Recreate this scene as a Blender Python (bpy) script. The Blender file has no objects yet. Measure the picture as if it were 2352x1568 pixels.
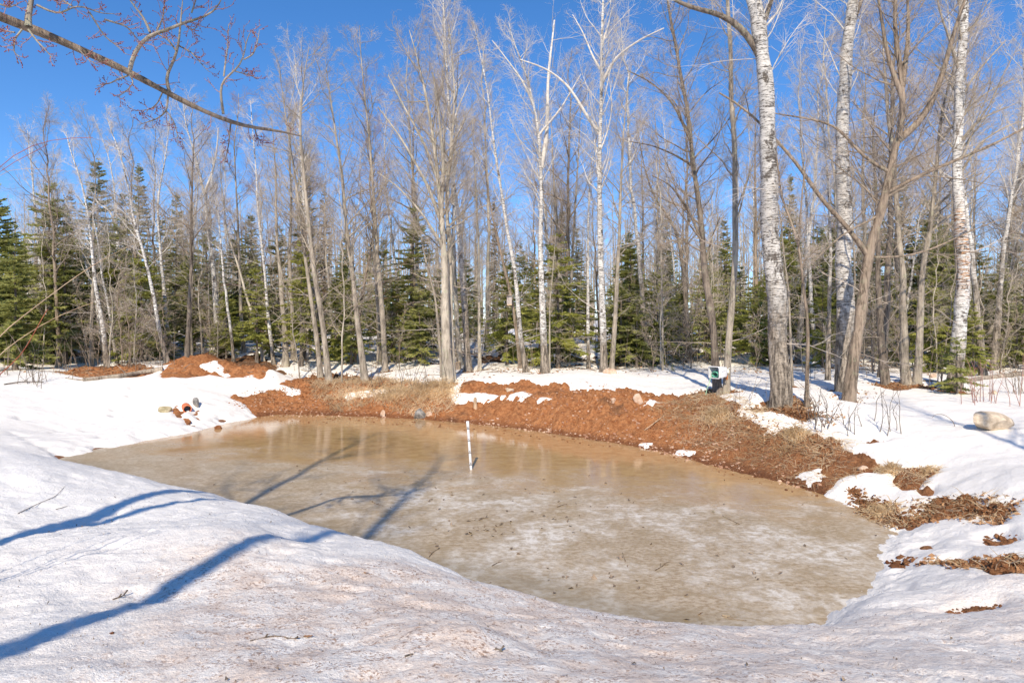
import bpy, math, random
import numpy as np
from mathutils import Vector

# ------------------------------------------------------------------ basics
scene = bpy.context.scene
COL = scene.collection
F, CX, HY, H = 1470.0, 1176.0, 734.0, 3.0      # focal length, principal point, horizon, camera height above the ice
RNG = np.random.default_rng(7)

def link(o):
    COL.objects.link(o); return o

def tag(o, label=None, cat=None, group=None, kind=None):
    if label: o['label'] = label
    if cat: o['category'] = cat
    if group: o['group'] = group
    if kind: o['kind'] = kind
    return o

def empty(name, loc, label=None, cat=None, group=None, rz=0.0, scale=1.0):
    o = bpy.data.objects.new(name, None); link(o)
    o.location = loc; o.rotation_euler = (0, 0, rz); o.scale = (scale,)*3
    o.empty_display_size = .2
    return tag(o, label, cat, group)

def mesh_obj(name, V, faces, mats, parent=None, mi=None, smooth=True):
    """V (n,3); faces: list of int arrays (m,3)/(m,4); mi: per-array material index"""
    me = bpy.data.meshes.new(name)
    V = np.asarray(V, np.float32)
    me.vertices.add(len(V)); me.vertices.foreach_set('co', V.ravel())
    loops, tot, mid = [], [], []
    for k, fa in enumerate(faces):
        fa = np.asarray(fa, np.int32)
        if len(fa) == 0: continue
        loops.append(fa.ravel()); tot.append(np.full(len(fa), fa.shape[1], np.int32))
        mid.append(np.full(len(fa), 0 if mi is None else mi[k], np.int32))
    loops = np.concatenate(loops); tot = np.concatenate(tot); mid = np.concatenate(mid)
    me.loops.add(len(loops)); me.loops.foreach_set('vertex_index', loops)
    me.polygons.add(len(tot))
    st = np.zeros(len(tot), np.int32); st[1:] = np.cumsum(tot)[:-1]
    me.polygons.foreach_set('loop_start', st)
    me.polygons.foreach_set('material_index', mid)
    me.polygons.foreach_set('use_smooth', np.full(len(tot), smooth))
    me.update(calc_edges=True); me.validate()
    for m in (mats if isinstance(mats, (list, tuple)) else [mats]): me.materials.append(m)
    o = bpy.data.objects.new(name, me); link(o)
    if parent: o.parent = parent
    return o

class Geo:
    """collects vertices and faces for one mesh"""
    def __init__(s): s.V = []; s.Fs = []; s.M = []; s.n = 0
    def add(s, V, fa, m=0):
        V = np.asarray(V, float).reshape(-1, 3); fa = np.asarray(fa, np.int64)
        s.V.append(V); s.Fs.append(fa + s.n); s.M.append(m); s.n += len(V)
    def build(s, name, mats, parent=None, smooth=True):
        return mesh_obj(name, np.concatenate(s.V), s.Fs, mats, parent, s.M, smooth)

# ------------------------------------------------------------------ noise
_T = np.random.default_rng(3).random((256, 256))
def vnoise(x, y, s=0):
    x = np.asarray(x, float) + s*17.31; y = np.asarray(y, float) + s*9.73
    xi = np.floor(x).astype(int); yi = np.floor(y).astype(int)
    fx = x - xi; fy = y - yi
    fx = fx*fx*fx*(fx*(fx*6-15)+10); fy = fy*fy*fy*(fy*(fy*6-15)+10)
    a = _T[xi & 255, yi & 255]; b = _T[(xi+1) & 255, yi & 255]
    c = _T[xi & 255, (yi+1) & 255]; d = _T[(xi+1) & 255, (yi+1) & 255]
    return (a+(b-a)*fx)*(1-fy)+(c+(d-c)*fx)*fy - .5
def fbm(x, y, o=4, s=0):
    r = 0; a = 1.0
    for k in range(o):
        r = r + a*vnoise(x*2**k, y*2**k, s+k*5); a *= .5
    return r

def sstep(a, b, x):
    t = np.clip((x-a)/(b-a), 0, 1); return t*t*(3-2*t)

# ------------------------------------------------------------------ the lie of the land
def ray(x, y, Y):
    return ((x-CX)/F*Y, Y, H-(y-HY)/F*Y)
def on_ice(x, y, k=1.0):
    Y = H*F/(y-HY)
    return ((x-CX)/F*Y*k, Y*k)

FAR_EDGE = [(130,1062),(170,1046),(230,1033),(330,1012),(430,995),(500,978),(560,966),(610,955),(660,952),(800,955),(960,962),
            (1090,973),(1200,985),(1310,1003),(1440,1020),(1560,1047),(1680,1080),(1800,1108),(1900,1140),(1980,1175),
            (2050,1215),(2064,1235),(2048,1262),(2030,1300),(2010,1345),(1960,1385),(1900,1415)]
NEAR_EDGE = [(1820,1433),(1650,1433),(1540,1428),(1400,1408),(1300,1386),(1200,1355),(1090,1330),(1030,1310),(980,1288),
             (940,1266),(870,1245),(750,1208),(620,1165),(480,1130),(340,1100),(230,1080)]
def resample(P, d):
    P = np.asarray(P, float); s = np.r_[0, np.cumsum(np.linalg.norm(np.diff(P, axis=0), axis=1))]
    n = max(2, int(s[-1]/d)+1); t = np.linspace(0, s[-1], n)
    return np.stack([np.interp(t, s, P[:, k]) for k in range(P.shape[1])], 1)

far_w = np.array([on_ice(*p) for p in FAR_EDGE])
near_w = np.array([on_ice(x, y, .955) for x, y in NEAR_EDGE])
POND = np.concatenate([resample(far_w, .7), resample(near_w, .7)])
cen = np.array([-.8, 11.5])
ctrl = []
for k in range(len(POND)):
    a = POND[k-1]; b = POND[(k+1) % len(POND)]; t = b-a; n = np.array([t[1], -t[0]])/np.linalg.norm(t)
    if n @ (cen-POND[k]) < 0: n = -n
    ctrl.append((*POND[k], 0.0))
    q = POND[k]+n*.55
    ctrl.append((q[0], q[1], -.22))
for q in [(-5,13.5),(-3,15),(0,16),(-2,12),(0,13),(2,13),(0,10),(2,11),(3.5,10),(1,8),(2.5,7.5),(-1.5,14),(4.5,9)]:
    ctrl.append((q[0], q[1], -.5))
for x, y in NEAR_EDGE:                                   # the lip of the near snow bank
    Yv = H*F/(y-HY); q = ray(x, y+2, Yv*.84); ctrl.append((q[0], q[1], q[2]-.085))
def C(*pts, dz=0.):
    for x, y, Y in pts: q = ray(x, y, Y); ctrl.append((q[0], q[1], q[2]-dz))
# left shore and the snow bank beyond it
C((0,1047,9),(60,1052,9.3),(0,1000,15),(0,950,17),(0,900,19),(0,866,21.5),(120,1000,16),(200,960,18),(200,900,20),(250,868,21.5),
  (330,960,18.3),(330,910,20),(430,950,18.6),(430,905,20.4),(430,872,22),(520,930,20.2),(520,890,21.8),(580,922,21.0),(600,890,22.6),
  (-150,960,16),(-150,880,20))
# far bank
for x, yt, Yt, Ym in ((680,884,23,21.6),(780,884,23,21.6),(880,884,22.6,21.2),(980,884,22,20.6),(1080,882,21.2,19.8),(1180,882,20.6,19.0),(1280,882,20.0,18.3),(1380,884,19.5,17.5)): C((x,yt,Yt),(x,918,Ym),(x,866,Yt+1.6))
C((1480,890,19.6),(1560,913,17.6),(1600,882,20.3),(1650,905,17.4),(1700,945,15.2),(1800,978,14.0),(1870,1002,13.2),(1800,928,15.0),
  (1960,1003,12.8),(1960,1050,11.9),(2000,1062,11.5),(1950,917,15.6),(2090,886,18.6),(2190,902,17.3),(2150,940,14.2),(2352,940,14.2),
  (2200,1010,11.6),(2352,1010,11.2),(2290,988,12.0),(2150,1130,9.9),(2352,1100,9.1),(2200,1225,8.3),(2352,1200,7.8),(2130,1330,6.9),
  (2200,1400,5.7),(2352,1440,4.9),(2352,1300,6.3),(2600,1100,9),(2600,1300,6.5),(2060,1380,6.1),(1980,1425,5.7))
# near bank
C((0,1568,3.1),(0,1450,3.9),(0,1300,5.2),(0,1160,7.0),(300,1115,8.4),(300,1200,6.8),(300,1350,4.7),(580,1208,6.5),(690,1250,6.9),
  (600,1350,4.7),(600,1568,3.0),(800,1237,7.3),(900,1300,5.7),(1000,1400,4.5),(1176,1568,3.0),(1060,1490,3.6),(1700,1568,3.05),
  (2352,1568,3.15),(1500,1500,3.9),(1900,1490,4.2),(2200,1480,4.4),(450,1180,7.3), dz=.075)
for q in [(0,0,1.4),(4,0,1.4),(-4,0,1.4),(0,-6,1.4),(-7,3,1.3),(9,0,1.4),(9,4,1.1),(-9,6,1.15),(-12,-6,1.4),(12,-6,1.4),(14,9,1.05),(-14,11,.9),(-16,16,.95),(-20,21,1.1),(16,15,1.1)]:
    ctrl.append(q)
for X in (-60,-35,-18,-9,-3,3,9,18,35,60):
    for Y, z in ((26.5,1.12),(31,1.42),(46,1.78),(75,2.15)): ctrl.append((X*max(1,Y/31), Y, z + .12*math.sin(X*.9+Y)))
for X in (-300,-120,120,300):
    for Y, z in ((-80,1.6),(0,1.5),(150,2.6),(320,2.9)): ctrl.append((X, Y, z))
for X in (-30,30): ctrl.append((X, 0, 1.4)); ctrl.append((X, -30, 1.5)); ctrl.append((X,12,1.2))
ctrl.append((0,320,2.9)); ctrl.append((0,150,2.6)); ctrl.append((0,-80,1.6))
ctrl = np.array(ctrl, float)
# drop near duplicates, then fit a thin plate through the points
keep = []
for i in range(len(ctrl)):
    if all(np.hypot(*(ctrl[i, :2]-ctrl[j, :2])) > .12 for j in keep): keep.append(i)
ctrl = ctrl[keep]
def _phi(r2): return .5*r2*np.log(r2+1e-9)
_n = len(ctrl)
_d2 = ((ctrl[:, None, :2]-ctrl[None, :, :2])**2).sum(-1)
_A = np.zeros((_n+3, _n+3)); _A[:_n, :_n] = _phi(_d2) + np.eye(_n)*.01
_A[:_n, _n] = 1; _A[:_n, _n+1:] = ctrl[:, :2]; _A[_n:, :_n] = _A[:_n, _n:].T
_w = np.linalg.solve(_A, np.r_[ctrl[:, 2], 0, 0, 0])
def base_h(X, Y):
    X = np.asarray(X, float); sh = X.shape; X = X.ravel(); Y = np.asarray(Y, float).ravel()
    out = np.empty(len(X))
    cx = ctrl[:, 0].astype(np.float32); cy = ctrl[:, 1].astype(np.float32); w = _w.astype(np.float64)
    for a in range(0, len(X), 40000):
        b = slice(a, a+40000)
        r2 = (X[b, None]-ctrl[None, :, 0])**2+(Y[b, None]-ctrl[None, :, 1])**2
        out[b] = _phi(r2) @ w[:_n] + w[_n]+w[_n+1]*X[b]+w[_n+2]*Y[b]
    return out.reshape(sh)
def surf(X, Y):
    X = np.asarray(X, float); Y = np.asarray(Y, float)
    z = base_h(X, Y)
    # spoil heap at the back of the left shore
    for (x, Yc, h, sx, sy) in ((440,23.4,.26,.9,.8),(485,24.2,.34,.8,.8),(535,24,.30,.8,.8),(592,23.6,.46,.62,.75),(630,23.5,.20,.35,.5),(395,23.2,.18,.8,.6)):
        xc = (x-CX)/F*Yc
        z = z + h*np.exp(-((X-xc)/sx)**2-((Y-Yc)/sy)**2)
    # low ridge above the grassy middle of the far bank
    for (x, Yc, h, sx, sy) in ((735,22.6,.12,.8,.6),(860,22.2,.08,1.4,.5),(985,21.0,.08,.9,.5),(1090,21.2,.05,.5,.3),(2100,19,.1,.8,.5),(1060,3.75,.07,.28,.2)):
        xc = (x-CX)/F*Yc
        z = z + h*np.exp(-((X-xc)/sx)**2-((Y-Yc)/sy)**2)
    far = sstep(22, 30, Y)
    z = z + .05*fbm(X*.9, Y*.9, 3, 1) + far*.30*fbm(X*.35, Y*.35, 3, 4)
    return z
def hit(x, y, dz=0.0):
    """where the line of sight through a point of the photograph first meets the ground or the ice"""
    Y = np.geomspace(2.2, 140, 2600)
    X = (x-CX)/F*Y; zr = H-(y-HY)/F*Y
    d = zr-np.maximum(surf(X, Y)+dz, 0)
    k = int(np.argmax(d < 0)) if (d < 0).any() else len(Y)-1
    return float(X[k]), float(Y[k]), float(zr[k])

def sdf_poly(X, Y, P):
    """signed distance, positive inside"""
    P = np.asarray(P, float); out = np.full(X.shape, -9.0)
    m = (X > P[:, 0].min()-1) & (X < P[:, 0].max()+1) & (Y > P[:, 1].min()-1) & (Y < P[:, 1].max()+1)
    x = X[m]; y = Y[m]
    if not len(x): return out
    d = np.full(len(x), 1e9); ins = np.zeros(len(x), bool)
    for k in range(len(P)):
        a = P[k-1]; b = P[k]; e = b-a
        t = np.clip(((x-a[0])*e[0]+(y-a[1])*e[1])/(e@e+1e-12), 0, 1)
        d = np.minimum(d, np.hypot(x-a[0]-t*e[0], y-a[1]-t*e[1]))
        c = ((a[1] > y) != (b[1] > y)); 
        with np.errstate(divide='ignore', invalid='ignore'):
            ins ^= c & (x < a[0]+e[0]*(y-a[1])/(e[1] if e[1] != 0 else 1e-12))
    out[m] = np.where(ins, d, -d); return out

BARE = [  # bare earth showing through the snow
 [(610,966),(560,928),(530,908),(600,905),(655,882),(700,872),(725,862),(790,862),(860,868),(905,875),(960,880),(1030,888),(1045,905),(1065,880),(1110,878),(1180,878),(1330,882),(1440,892),(1560,912),(1640,905),(1700,930),(1690,955),(1740,970),(1800,990),(1850,988),(1870,1003),(1935,1010),(1950,1035),(2000,1050),(2060,1068),(2065,1085),(1990,1090),(1930,1100),(1900,1130),(1885,1150),(1800,1125),(1680,1100),(1560,1065),(1440,1038),(1310,1020),(1200,1002),(1090,990),(960,978),(800,972),(660,970)],
 [(1945,1125),(1965,1118),(1985,1138),(2020,1148),(2060,1168),(2090,1182),(2110,1158),(2160,1150),(2260,1150),(2270,1163),(2330,1158),(2325,1180),(2300,1207),(2260,1188),(2200,1192),(2120,1202),(2090,1217),(2060,1210),(2000,1190),(1970,1168)],
 [(2060,1083),(2100,1078),(2155,1078),(2140,1092),(2110,1122),(2085,1126),(2065,1108)],
 [(2108,1128),(2142,1126),(2138,1140),(2115,1140)], [(1935,1008),(1980,1003),(2035,1014),(2000,1024)],
 [(2262,1230),(2310,1223),(2345,1243),(2300,1254),(2268,1252)], [(2105,1254),(2145,1250),(2148,1261),(2112,1264)],
 [(2038,1290),(2070,1282),(2107,1285),(2078,1307),(2055,1306)],
 [(2138,1297),(2200,1284),(2260,1296),(2352,1290),(2400,1292),(2400,1318),(2352,1317),(2290,1320),(2250,1308),(2200,1300)],
 [(2175,1407),(2240,1396),(2295,1388),(2278,1410),(2200,1418)], [(2125,1417),(2160,1410),(2152,1420)], [(2055,1361),(2080,1356),(2078,1366)],
 [(360,860),(400,833),(440,812),(490,806),(540,822),(600,818),(640,846),(662,858),(600,869),(530,868),(480,860),(440,868),(380,870)],
 [(130,856),(200,846),(330,842),(362,855),(280,870),(200,874)],
 [(393,938),(410,931),(421,945),(416,961),(400,957)], [(438,951),(455,944),(464,966),(450,964)], [(423,960),(436,962),(432,974),(424,970)], [(493,980),(505,974),(512,981),(500,987)],
 [(520,912),(540,908),(560,912),(545,920)],[(635,885),(700,866),(730,878),(650,892)],
 [(1715,940),(1760,926),(1830,926),(1845,936),(1790,944),(1740,948)], [(2005,889),(2050,882),(2120,885),(2135,893),(2060,899)],
 [(1580,910),(1640,898),(1672,900),(1650,914),(1580,924)], [(1788,946),(1830,940),(1885,960),(1850,967),(1810,955)],
 [(2150,898),(2190,892),(2220,900),(2190,908)],[(2225,845),(2290,838),(2280,852),(2230,856)],[(1540,815),(1590,812),(1600,822),(1550,824)]]
SNOW_LEFT = [  # snow lying on the bare earth
 [(785,908),(830,897),(930,892),(938,901),(870,913),(800,918)], [(1033,906),(1060,900),(1120,904),(1155,908),(1100,919),(1060,927),(1040,917)],
 [(1175,905),(1200,899),(1222,908),(1200,917)], [(1290,881),(1430,888),(1400,895),(1310,890)], [(640,880),(672,890),(694,906),(660,908)],
 [(1838,1086),(1882,1073),(1892,1100),(1860,1113)], [(1558,1035),(1590,1037),(1582,1048),(1558,1045)], [(1465,1016),(1492,1018),(1485,1026),(1468,1024)],
 [(455,838),(492,830),(505,842),(525,864),(500,862),(470,850)], [(1495,918),(1515,922),(1500,928)], [(1240,912),(1262,917),(1240,921)]]
def w2(P): return np.array([hit(x, y)[:2] for x, y in P])
BARE_W = [w2(P) for P in BARE]; SNOW_W = [w2(P) for P in SNOW_LEFT]
WELL_PX = [(1794,928,.52),(1944,902,.42),(1949,920,.34),(2084,886,.42),(2105,888,.40),(2188,903,.42),(1650,903,.34),(1668,902,.34),(1387,858,.26),(1404,858,.24),(1252,858,.28),(1209,855,.24),(1076,856,.28),(1029,884,.40),(756,876,.26),(839,876,.26),(885,855,.26),(1853,930,.17),(1820,893,.15),(2035,886,.32),(1102,852,.18),(1352,852,.20),(505,815,.3),(629,838,.2),(656,840,.26),(387,835,.2),(397,830,.2)]
WELLS = [hit(x, y) for x, y, _ in WELL_PX]; WELL_R = [r for _, _, r in WELL_PX]
def snow_field(X, Y):
    """positive where snow lies, in metres from its edge"""
    d = np.full(X.shape, -9.0)
    for P in BARE_W: d = np.maximum(d, sdf_poly(X, Y, P))
    for P in SNOW_W: d = np.minimum(d, -sdf_poly(X, Y, P))
    s = -d
    s = s + .13*fbm(X*2.6, Y*2.6, 4, 11)*sstep(1.5, .1, np.abs(s))
    forest = sstep(23, 27, Y)
    s = np.minimum(s, (.30-fbm(X*.55, Y*.8, 4, 21))*2.0 + (1-forest)*9)
    for (x, y, _), rad in zip(WELLS, WELL_R):             # melted rings round the nearer trunks
        s = np.minimum(s, np.hypot(X-x, (Y-y)*.9+.06)-rad+.16*fbm(X*2.5, Y*2.5, 2, 13))
    return s
# ------------------------------------------------------------------ materials
class NT:
    def __init__(s, name):
        s.m = bpy.data.materials.new(name); s.m.use_nodes = True
        s.t = s.m.node_tree; s.b = s.t.nodes['Principled BSDF']
        s.b.inputs['Specular IOR Level'].default_value = .25
        s._c = s.t.nodes.new('ShaderNodeTexCoord').outputs['Object']
    def n(s, ty, **k):
        o = s.t.nodes.new(ty)
        for a, v in k.items(): setattr(o, a, v)
        return o
    def put(s, sock, v):
        if hasattr(v, 'is_linked'): s.t.links.new(v, sock)
        else:
            if isinstance(v, tuple) and len(v) == 3 and sock.type == 'RGBA': v = (*v, 1)
            sock.default_value = v
    def coord(s, sc=(1, 1, 1)):
        m = s.n('ShaderNodeMapping'); s.put(m.inputs['Vector'], s._c); m.inputs['Scale'].default_value = sc
        return m.outputs[0]
    def noise(s, sc=(1, 1, 1), scale=1., det=4., rough=.55, dist=0., color=False):
        x = s.n('ShaderNodeTexNoise'); s.put(x.inputs['Vector'], s.coord(sc))
        x.inputs['Scale'].default_value = scale; x.inputs['Detail'].default_value = det
        x.inputs['Roughness'].default_value = rough; x.inputs['Distortion'].default_value = dist
        return x.outputs['Color' if color else 'Fac']
    def voro(s, sc=(1, 1, 1), scale=1., feat='F1', out='Distance'):
        x = s.n('ShaderNodeTexVoronoi', feature=feat); s.put(x.inputs['Vector'], s.coord(sc)); x.inputs['Scale'].default_value = scale
        return x.outputs[out]
    def mr(s, v, a, b, c=0., d=1., smooth=True):
        x = s.n('ShaderNodeMapRange', interpolation_type='SMOOTHSTEP' if smooth else 'LINEAR')
        s.put(x.inputs['Value'], v)
        for i, q in zip(('From Min', 'From Max', 'To Min', 'To Max'), (a, b, c, d)): x.inputs[i].default_value = q
        return x.outputs[0]
    def math(s, op, a, b=0.):
        x = s.n('ShaderNodeMath', operation=op); s.put(x.inputs[0], a); s.put(x.inputs[1], b); return x.outputs[0]
    def mix(s, f, a, b):
        x = s.n('ShaderNodeMix', data_type='RGBA'); s.put(x.inputs[0], f); s.put(x.inputs[6], a); s.put(x.inputs[7], b); return x.outputs[2]
    def xyz(s, k):
        x = s.n('ShaderNodeSeparateXYZ'); s.put(x.inputs[0], s._c); return x.outputs[k]
    def bump(s, h, dist=.02, strength=1., normal=None):
        x = s.n('ShaderNodeBump'); s.put(x.inputs['Height'], h); x.inputs['Distance'].default_value = dist; x.inputs['Strength'].default_value = strength
        if normal is not None: s.put(x.inputs['Normal'], normal)
        return x.outputs[0]
    def done(s, color=None, rough=None, normal=None, spec=None):
        if color is not None: s.put(s.b.inputs['Base Color'], color)
        if rough is not None: s.put(s.b.inputs['Roughness'], rough)
        if normal is not None: s.put(s.b.inputs['Normal'], normal)
        if spec is not None: s.b.inputs['Specular IOR Level'].default_value = spec
        return s.m

def mat_snow():
    s = NT('snow'); x, y = s.xyz(0), s.xyz(1)
    big = s.noise((1,1,1), .5, 3); fine = s.noise((1,1,1), 42, 5, .75); mid = s.noise((1,1,1), 7, 6, .7)
    # windblown grit on the ploughed bank in front
    wob = s.math('MULTIPLY', s.math('SUBTRACT', big, .5), 2.2)
    zone = s.math('MULTIPLY', s.mr(s.math('ADD', y, wob), 6.6, 5.5), s.mr(s.math('ADD', x, s.math('ADD', wob, s.math('MULTIPLY', y, .25))), -1.9, -.6, .12, 1.))
    zone = s.math('MULTIPLY', zone, s.mr(x, 2.6, .8, .55, 1.))
    g1 = s.mr(mid, .42, .58); g2 = s.mr(fine, .50, .58)
    grit = s.math('MULTIPLY', zone, s.math('MULTIPLY', g2, s.math('ADD', s.math('MULTIPLY', g1, .85), .15)))
    clean = s.mix(s.mr(mid, .35, .7), (.88,.838,.772), (.93,.892,.835))
    tint = s.mix(s.math('MULTIPLY', zone, s.mr(s.noise((1,1,1), 2.6, 6, .72), .38, .60, .10, .95)), clean, (.81,.675,.565))
    col = s.mix(s.math('MULTIPLY', grit, .88), tint, (.34,.195,.12))
    # sparse bark flecks and litter in the woods
    wood = s.math('MULTIPLY', s.mr(y, 20, 26), s.mr(s.noise((1,1,1), 9, 5, .7), .60, .68, 0., .7))
    col = s.mix(wood, col, (.16,.11,.07))
    cups = s.noise((1,1,1), 9, 4, .6); cups2 = s.noise((1,1,1), 27, 4, .65)
    h = s.math('ADD', s.math('MULTIPLY', cups, s.mr(y, 9, 5.5, .25, .8)), s.math('ADD', s.math('MULTIPLY', cups2, .6), s.math('MULTIPLY', s.noise((1,1,1), 80, 4, .75), .40)))
    nb = s.bump(h, .03, .8)
    return s.done(col, s.mr(fine, .3, .7, .45, .75), nb, .3)

def mat_earth():
    s = NT('red_clay'); x, y = s.xyz(0), s.xyz(1)
    a = s.noise((1,1,1), 1.3, 5, .6); b = s.noise((1,1,1), 9, 6, .7); c = s.noise((1,1,1), 45, 4, .7)
    red = s.mix(s.mr(s.math('ADD', s.math('MULTIPLY', b, .6), s.math('MULTIPLY', c, .4)), .36, .62), (.34,.118,.042), (.68,.31,.13))
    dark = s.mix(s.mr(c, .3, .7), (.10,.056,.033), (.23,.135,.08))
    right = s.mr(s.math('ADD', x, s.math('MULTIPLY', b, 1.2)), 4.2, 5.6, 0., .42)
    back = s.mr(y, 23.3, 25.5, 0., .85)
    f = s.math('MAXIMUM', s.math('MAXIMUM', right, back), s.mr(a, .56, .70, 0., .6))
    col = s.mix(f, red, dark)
    peb = s.math('MULTIPLY', s.mr(s.voro((1,1,1), 22), .20, .11), s.mr(s.noise((1,1,1), 4, 3), .45, .62))
    col = s.mix(s.math('MULTIPLY', peb, .8), col, (.55,.37,.25))
    wet = s.mr(s.xyz(2), .14, .02, 0., .55)
    col = s.mix(wet, col, (.13,.045,.02))
    h = s.math('ADD', s.math('MULTIPLY', b, 1.), s.math('MULTIPLY', c, .5))
    return s.done(col, s.mr(wet, 0, .5, .95, .6), s.bump(s.math('ADD', h, s.math('MULTIPLY', peb, .3)), .12, 1.), .15)

def mat_ice():
    s = NT('pond_ice'); x, y = s.xyz(0), s.xyz(1)
    big = s.noise((1,1.5,1), .55, 4, .6, .3); mid = s.noise((1,1.4,1), 3.2, 6, .65, .4); fine = s.noise((1,1.5,1), 12, 6, .72)
    spk = s.noise((1,1.6,1), 30, 4, .7)
    # melt water over the far side, lying along the sunny bank
    d = s.math('ADD', s.math('ADD', y, s.math('MULTIPLY', x, .36)), s.math('MULTIPLY', s.math('SUBTRACT', big, .5), 5.5))
    d = s.math('ADD', d, s.math('MULTIPLY', s.math('SUBTRACT', mid, .5), 1.6))
    wet = s.mr(d, 10.6, 13.6)
    mud = s.mix(s.mr(mid, .3, .7), (.38,.225,.10), (.50,.33,.165))
    grey = s.mix(s.mr(fine, .36, .62), (.305,.215,.118), (.51,.42,.30))
    grey = s.mix(s.mr(mid, .42, .66, 0., .75), grey, (.32,.235,.13))
    frost = s.math('MULTIPLY', s.mr(s.noise((1,1,1), .9, 6, .68, .4), .42, .64), s.mr(s.noise((1,1.2,1), 6, 6, .75, .3), .40, .60, .15, 1.))
    grey = s.mix(s.math('MULTIPLY', frost, s.mr(x, -5.5, -.5, .25, .85)), grey, (.76,.72,.65))
    col = s.mix(wet, grey, mud)
    col = s.mix(s.math('MULTIPLY', s.mr(spk, .60, .72), s.mr(wet, 0., 1., .55, .3)), col, (.72,.67,.58))
    # clearer, darker ice along the near lip
    lip = s.math('ADD', s.math('ADD', y, s.math('MULTIPLY', x, .62)), s.math('MULTIPLY', s.math('SUBTRACT', big, .5), 1.6))
    col = s.mix(s.mr(lip, 8.3, 7.2, 0., .5), col, (.17,.14,.085))
    h = s.math('ADD', s.math('MULTIPLY', fine, .6), s.math('MULTIPLY', spk, .25))
    x1 = s.n('ShaderNodeBump'); s.put(x1.inputs['Height'], h); x1.inputs['Distance'].default_value = .012
    s.put(x1.inputs['Strength'], s.mr(wet, 0., 1., .4, .05))
    return s.done(col, s.mr(wet, 0., 1., .34, .09), x1.outputs[0], .5)

def mat_birch(name, stain=0., low=1.0, white=(.74,.71,.66)):
    s = NT(name); z = s.xyz(2)
    dash = s.noise((3.6,3.6,24), 1.5, 6, .78, .5); dash2 = s.noise((7,7,46), 1., 4, .7, .3)
    patch = s.noise((2.2,2.2,1.3), 1.3, 5, .7)
    col = s.mix(s.mr(s.noise((3,3,9), 1., 4), .35, .7), white, tuple(c*.84 for c in white))
    if stain: col = s.mix(s.math('MULTIPLY', s.math('MULTIPLY', s.mr(s.noise((3,3,26), 1.2, 5, .7), .46, .60), stain), s.math('MULTIPLY', s.mr(z, 2.2, 3.2), s.mr(z, 5.6, 4.6))), col, (.52,.22,.05))
    blk = s.math('MAXIMUM', s.mr(dash, .53, .585), s.mr(dash2, .575, .63, 0., .8))
    blk = s.math('MAXIMUM', blk, s.math('MULTIPLY', s.mr(patch, .555, .61), s.mr(dash, .40, .50, .2, .95)))
    col = s.mix(blk, col, (.075,.058,.045))
    rough_b = s.mix(s.mr(s.noise((16,16,3), 1., 5, .7), .38, .62), (.10,.082,.064), (.44,.37,.29))
    zz = s.math('ADD', z, s.math('MULTIPLY', s.math('SUBTRACT', s.noise((3,3,2.), 1.5, 4), .5), 2.2*low))
    lo = s.mr(zz, 2.0*low, .7*low)
    col = s.mix(lo, col, rough_b)
    h = s.math('ADD', s.math('MULTIPLY', s.noise((18,18,3.5), 1., 5, .7), s.mr(lo, 0., 1., .15, 1.)), s.math('MULTIPLY', blk, -.3))
    return s.done(col, .75, s.bump(h, .05, .8), .2)

def mat_bark(name, a, b, lichen=0., red=0.):
    s = NT(name)
    fur = s.noise((20,20,2.6), 1., 6, .72, .4); pat = s.noise((2.2,2.2,1.2), 1.2, 5, .6)
    col = s.mix(s.mr(fur, .36, .62), a, b)
    col = s.mix(s.mr(pat, .42, .66, 0., .6), col, tuple(min(1, q*1.45) for q in b))
    if lichen: col = s.mix(s.math('MULTIPLY', s.mr(s.noise((5,5,5), 1., 5, .7), .55, .64), lichen), col, (.40,.43,.27))
    return s.done(col, .85, s.bump(fur, .05, .9), .15)

def mat_plain(name, a, b, scale=8., rough=.8, spec=.2, bump=0.):
    s = NT(name); n = s.noise((1,1,1), scale, 5, .65)
    return s.done(s.mix(s.mr(n, .32, .68), a, b), rough, s.bump(n, bump, .8) if bump else None, spec)

def mat_needles(name, a, b):
    s = NT(name); n = s.noise((1,1,1), .9, 5, .65); col = s.mix(s.mr(n, .32, .68), a, b)
    s.done(col, .6, None, .2); tr = s.n('ShaderNodeBsdfTranslucent'); s.put(tr.inputs[0], col)
    mx = s.n('ShaderNodeMixShader'); mx.inputs[0].default_value = .48; s.t.links.new(s.b.outputs[0], mx.inputs[1]); s.t.links.new(tr.outputs[0], mx.inputs[2])
    s.t.links.new(mx.outputs[0], s.t.nodes['Material Output'].inputs[0]); return s.m
M = {}
M['snow'] = mat_snow(); M['earth'] = mat_earth(); M['ice'] = mat_ice()
M['birch'] = mat_birch('birch_bark'); M['birch_big'] = mat_birch('old_birch_bark', 0, 1.7, (.63,.595,.545)); M['birch_dark'] = mat_birch('birch_bark_dark_foot', 0, 2.6); M['birch_stained'] = mat_birch('birch_bark_orange_lichen', .95)
M['birch_white'] = mat_birch('young_birch_bark', 0, .7, (.80,.77,.72))
M['grey'] = mat_bark('grey_bark', (.15,.125,.10), (.40,.345,.275), .35)
M['pale'] = mat_bark('pale_bark', (.24,.205,.16), (.52,.46,.37), .5)
M['brown'] = mat_bark('brown_bark', (.105,.08,.058), (.33,.255,.19), .2)
M['dark'] = mat_bark('dark_bark', (.06,.048,.038), (.24,.195,.155), .3)
M['limb_white'] = mat_plain('white_limb_bark', (.50,.45,.39), (.72,.68,.62), 9)
M['limb_grey'] = mat_plain('grey_limb_bark', (.22,.185,.14), (.42,.36,.28), 9)
M['limb_brown'] = mat_plain('brown_limb_bark', (.15,.115,.085), (.34,.27,.20), 9)
M['twig'] = mat_plain('twig_bark', (.33,.265,.21), (.66,.56,.46), 1.3)
M['twig_pale'] = mat_plain('pale_twig_bark', (.46,.39,.33), (.74,.67,.60), 1.3)
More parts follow.
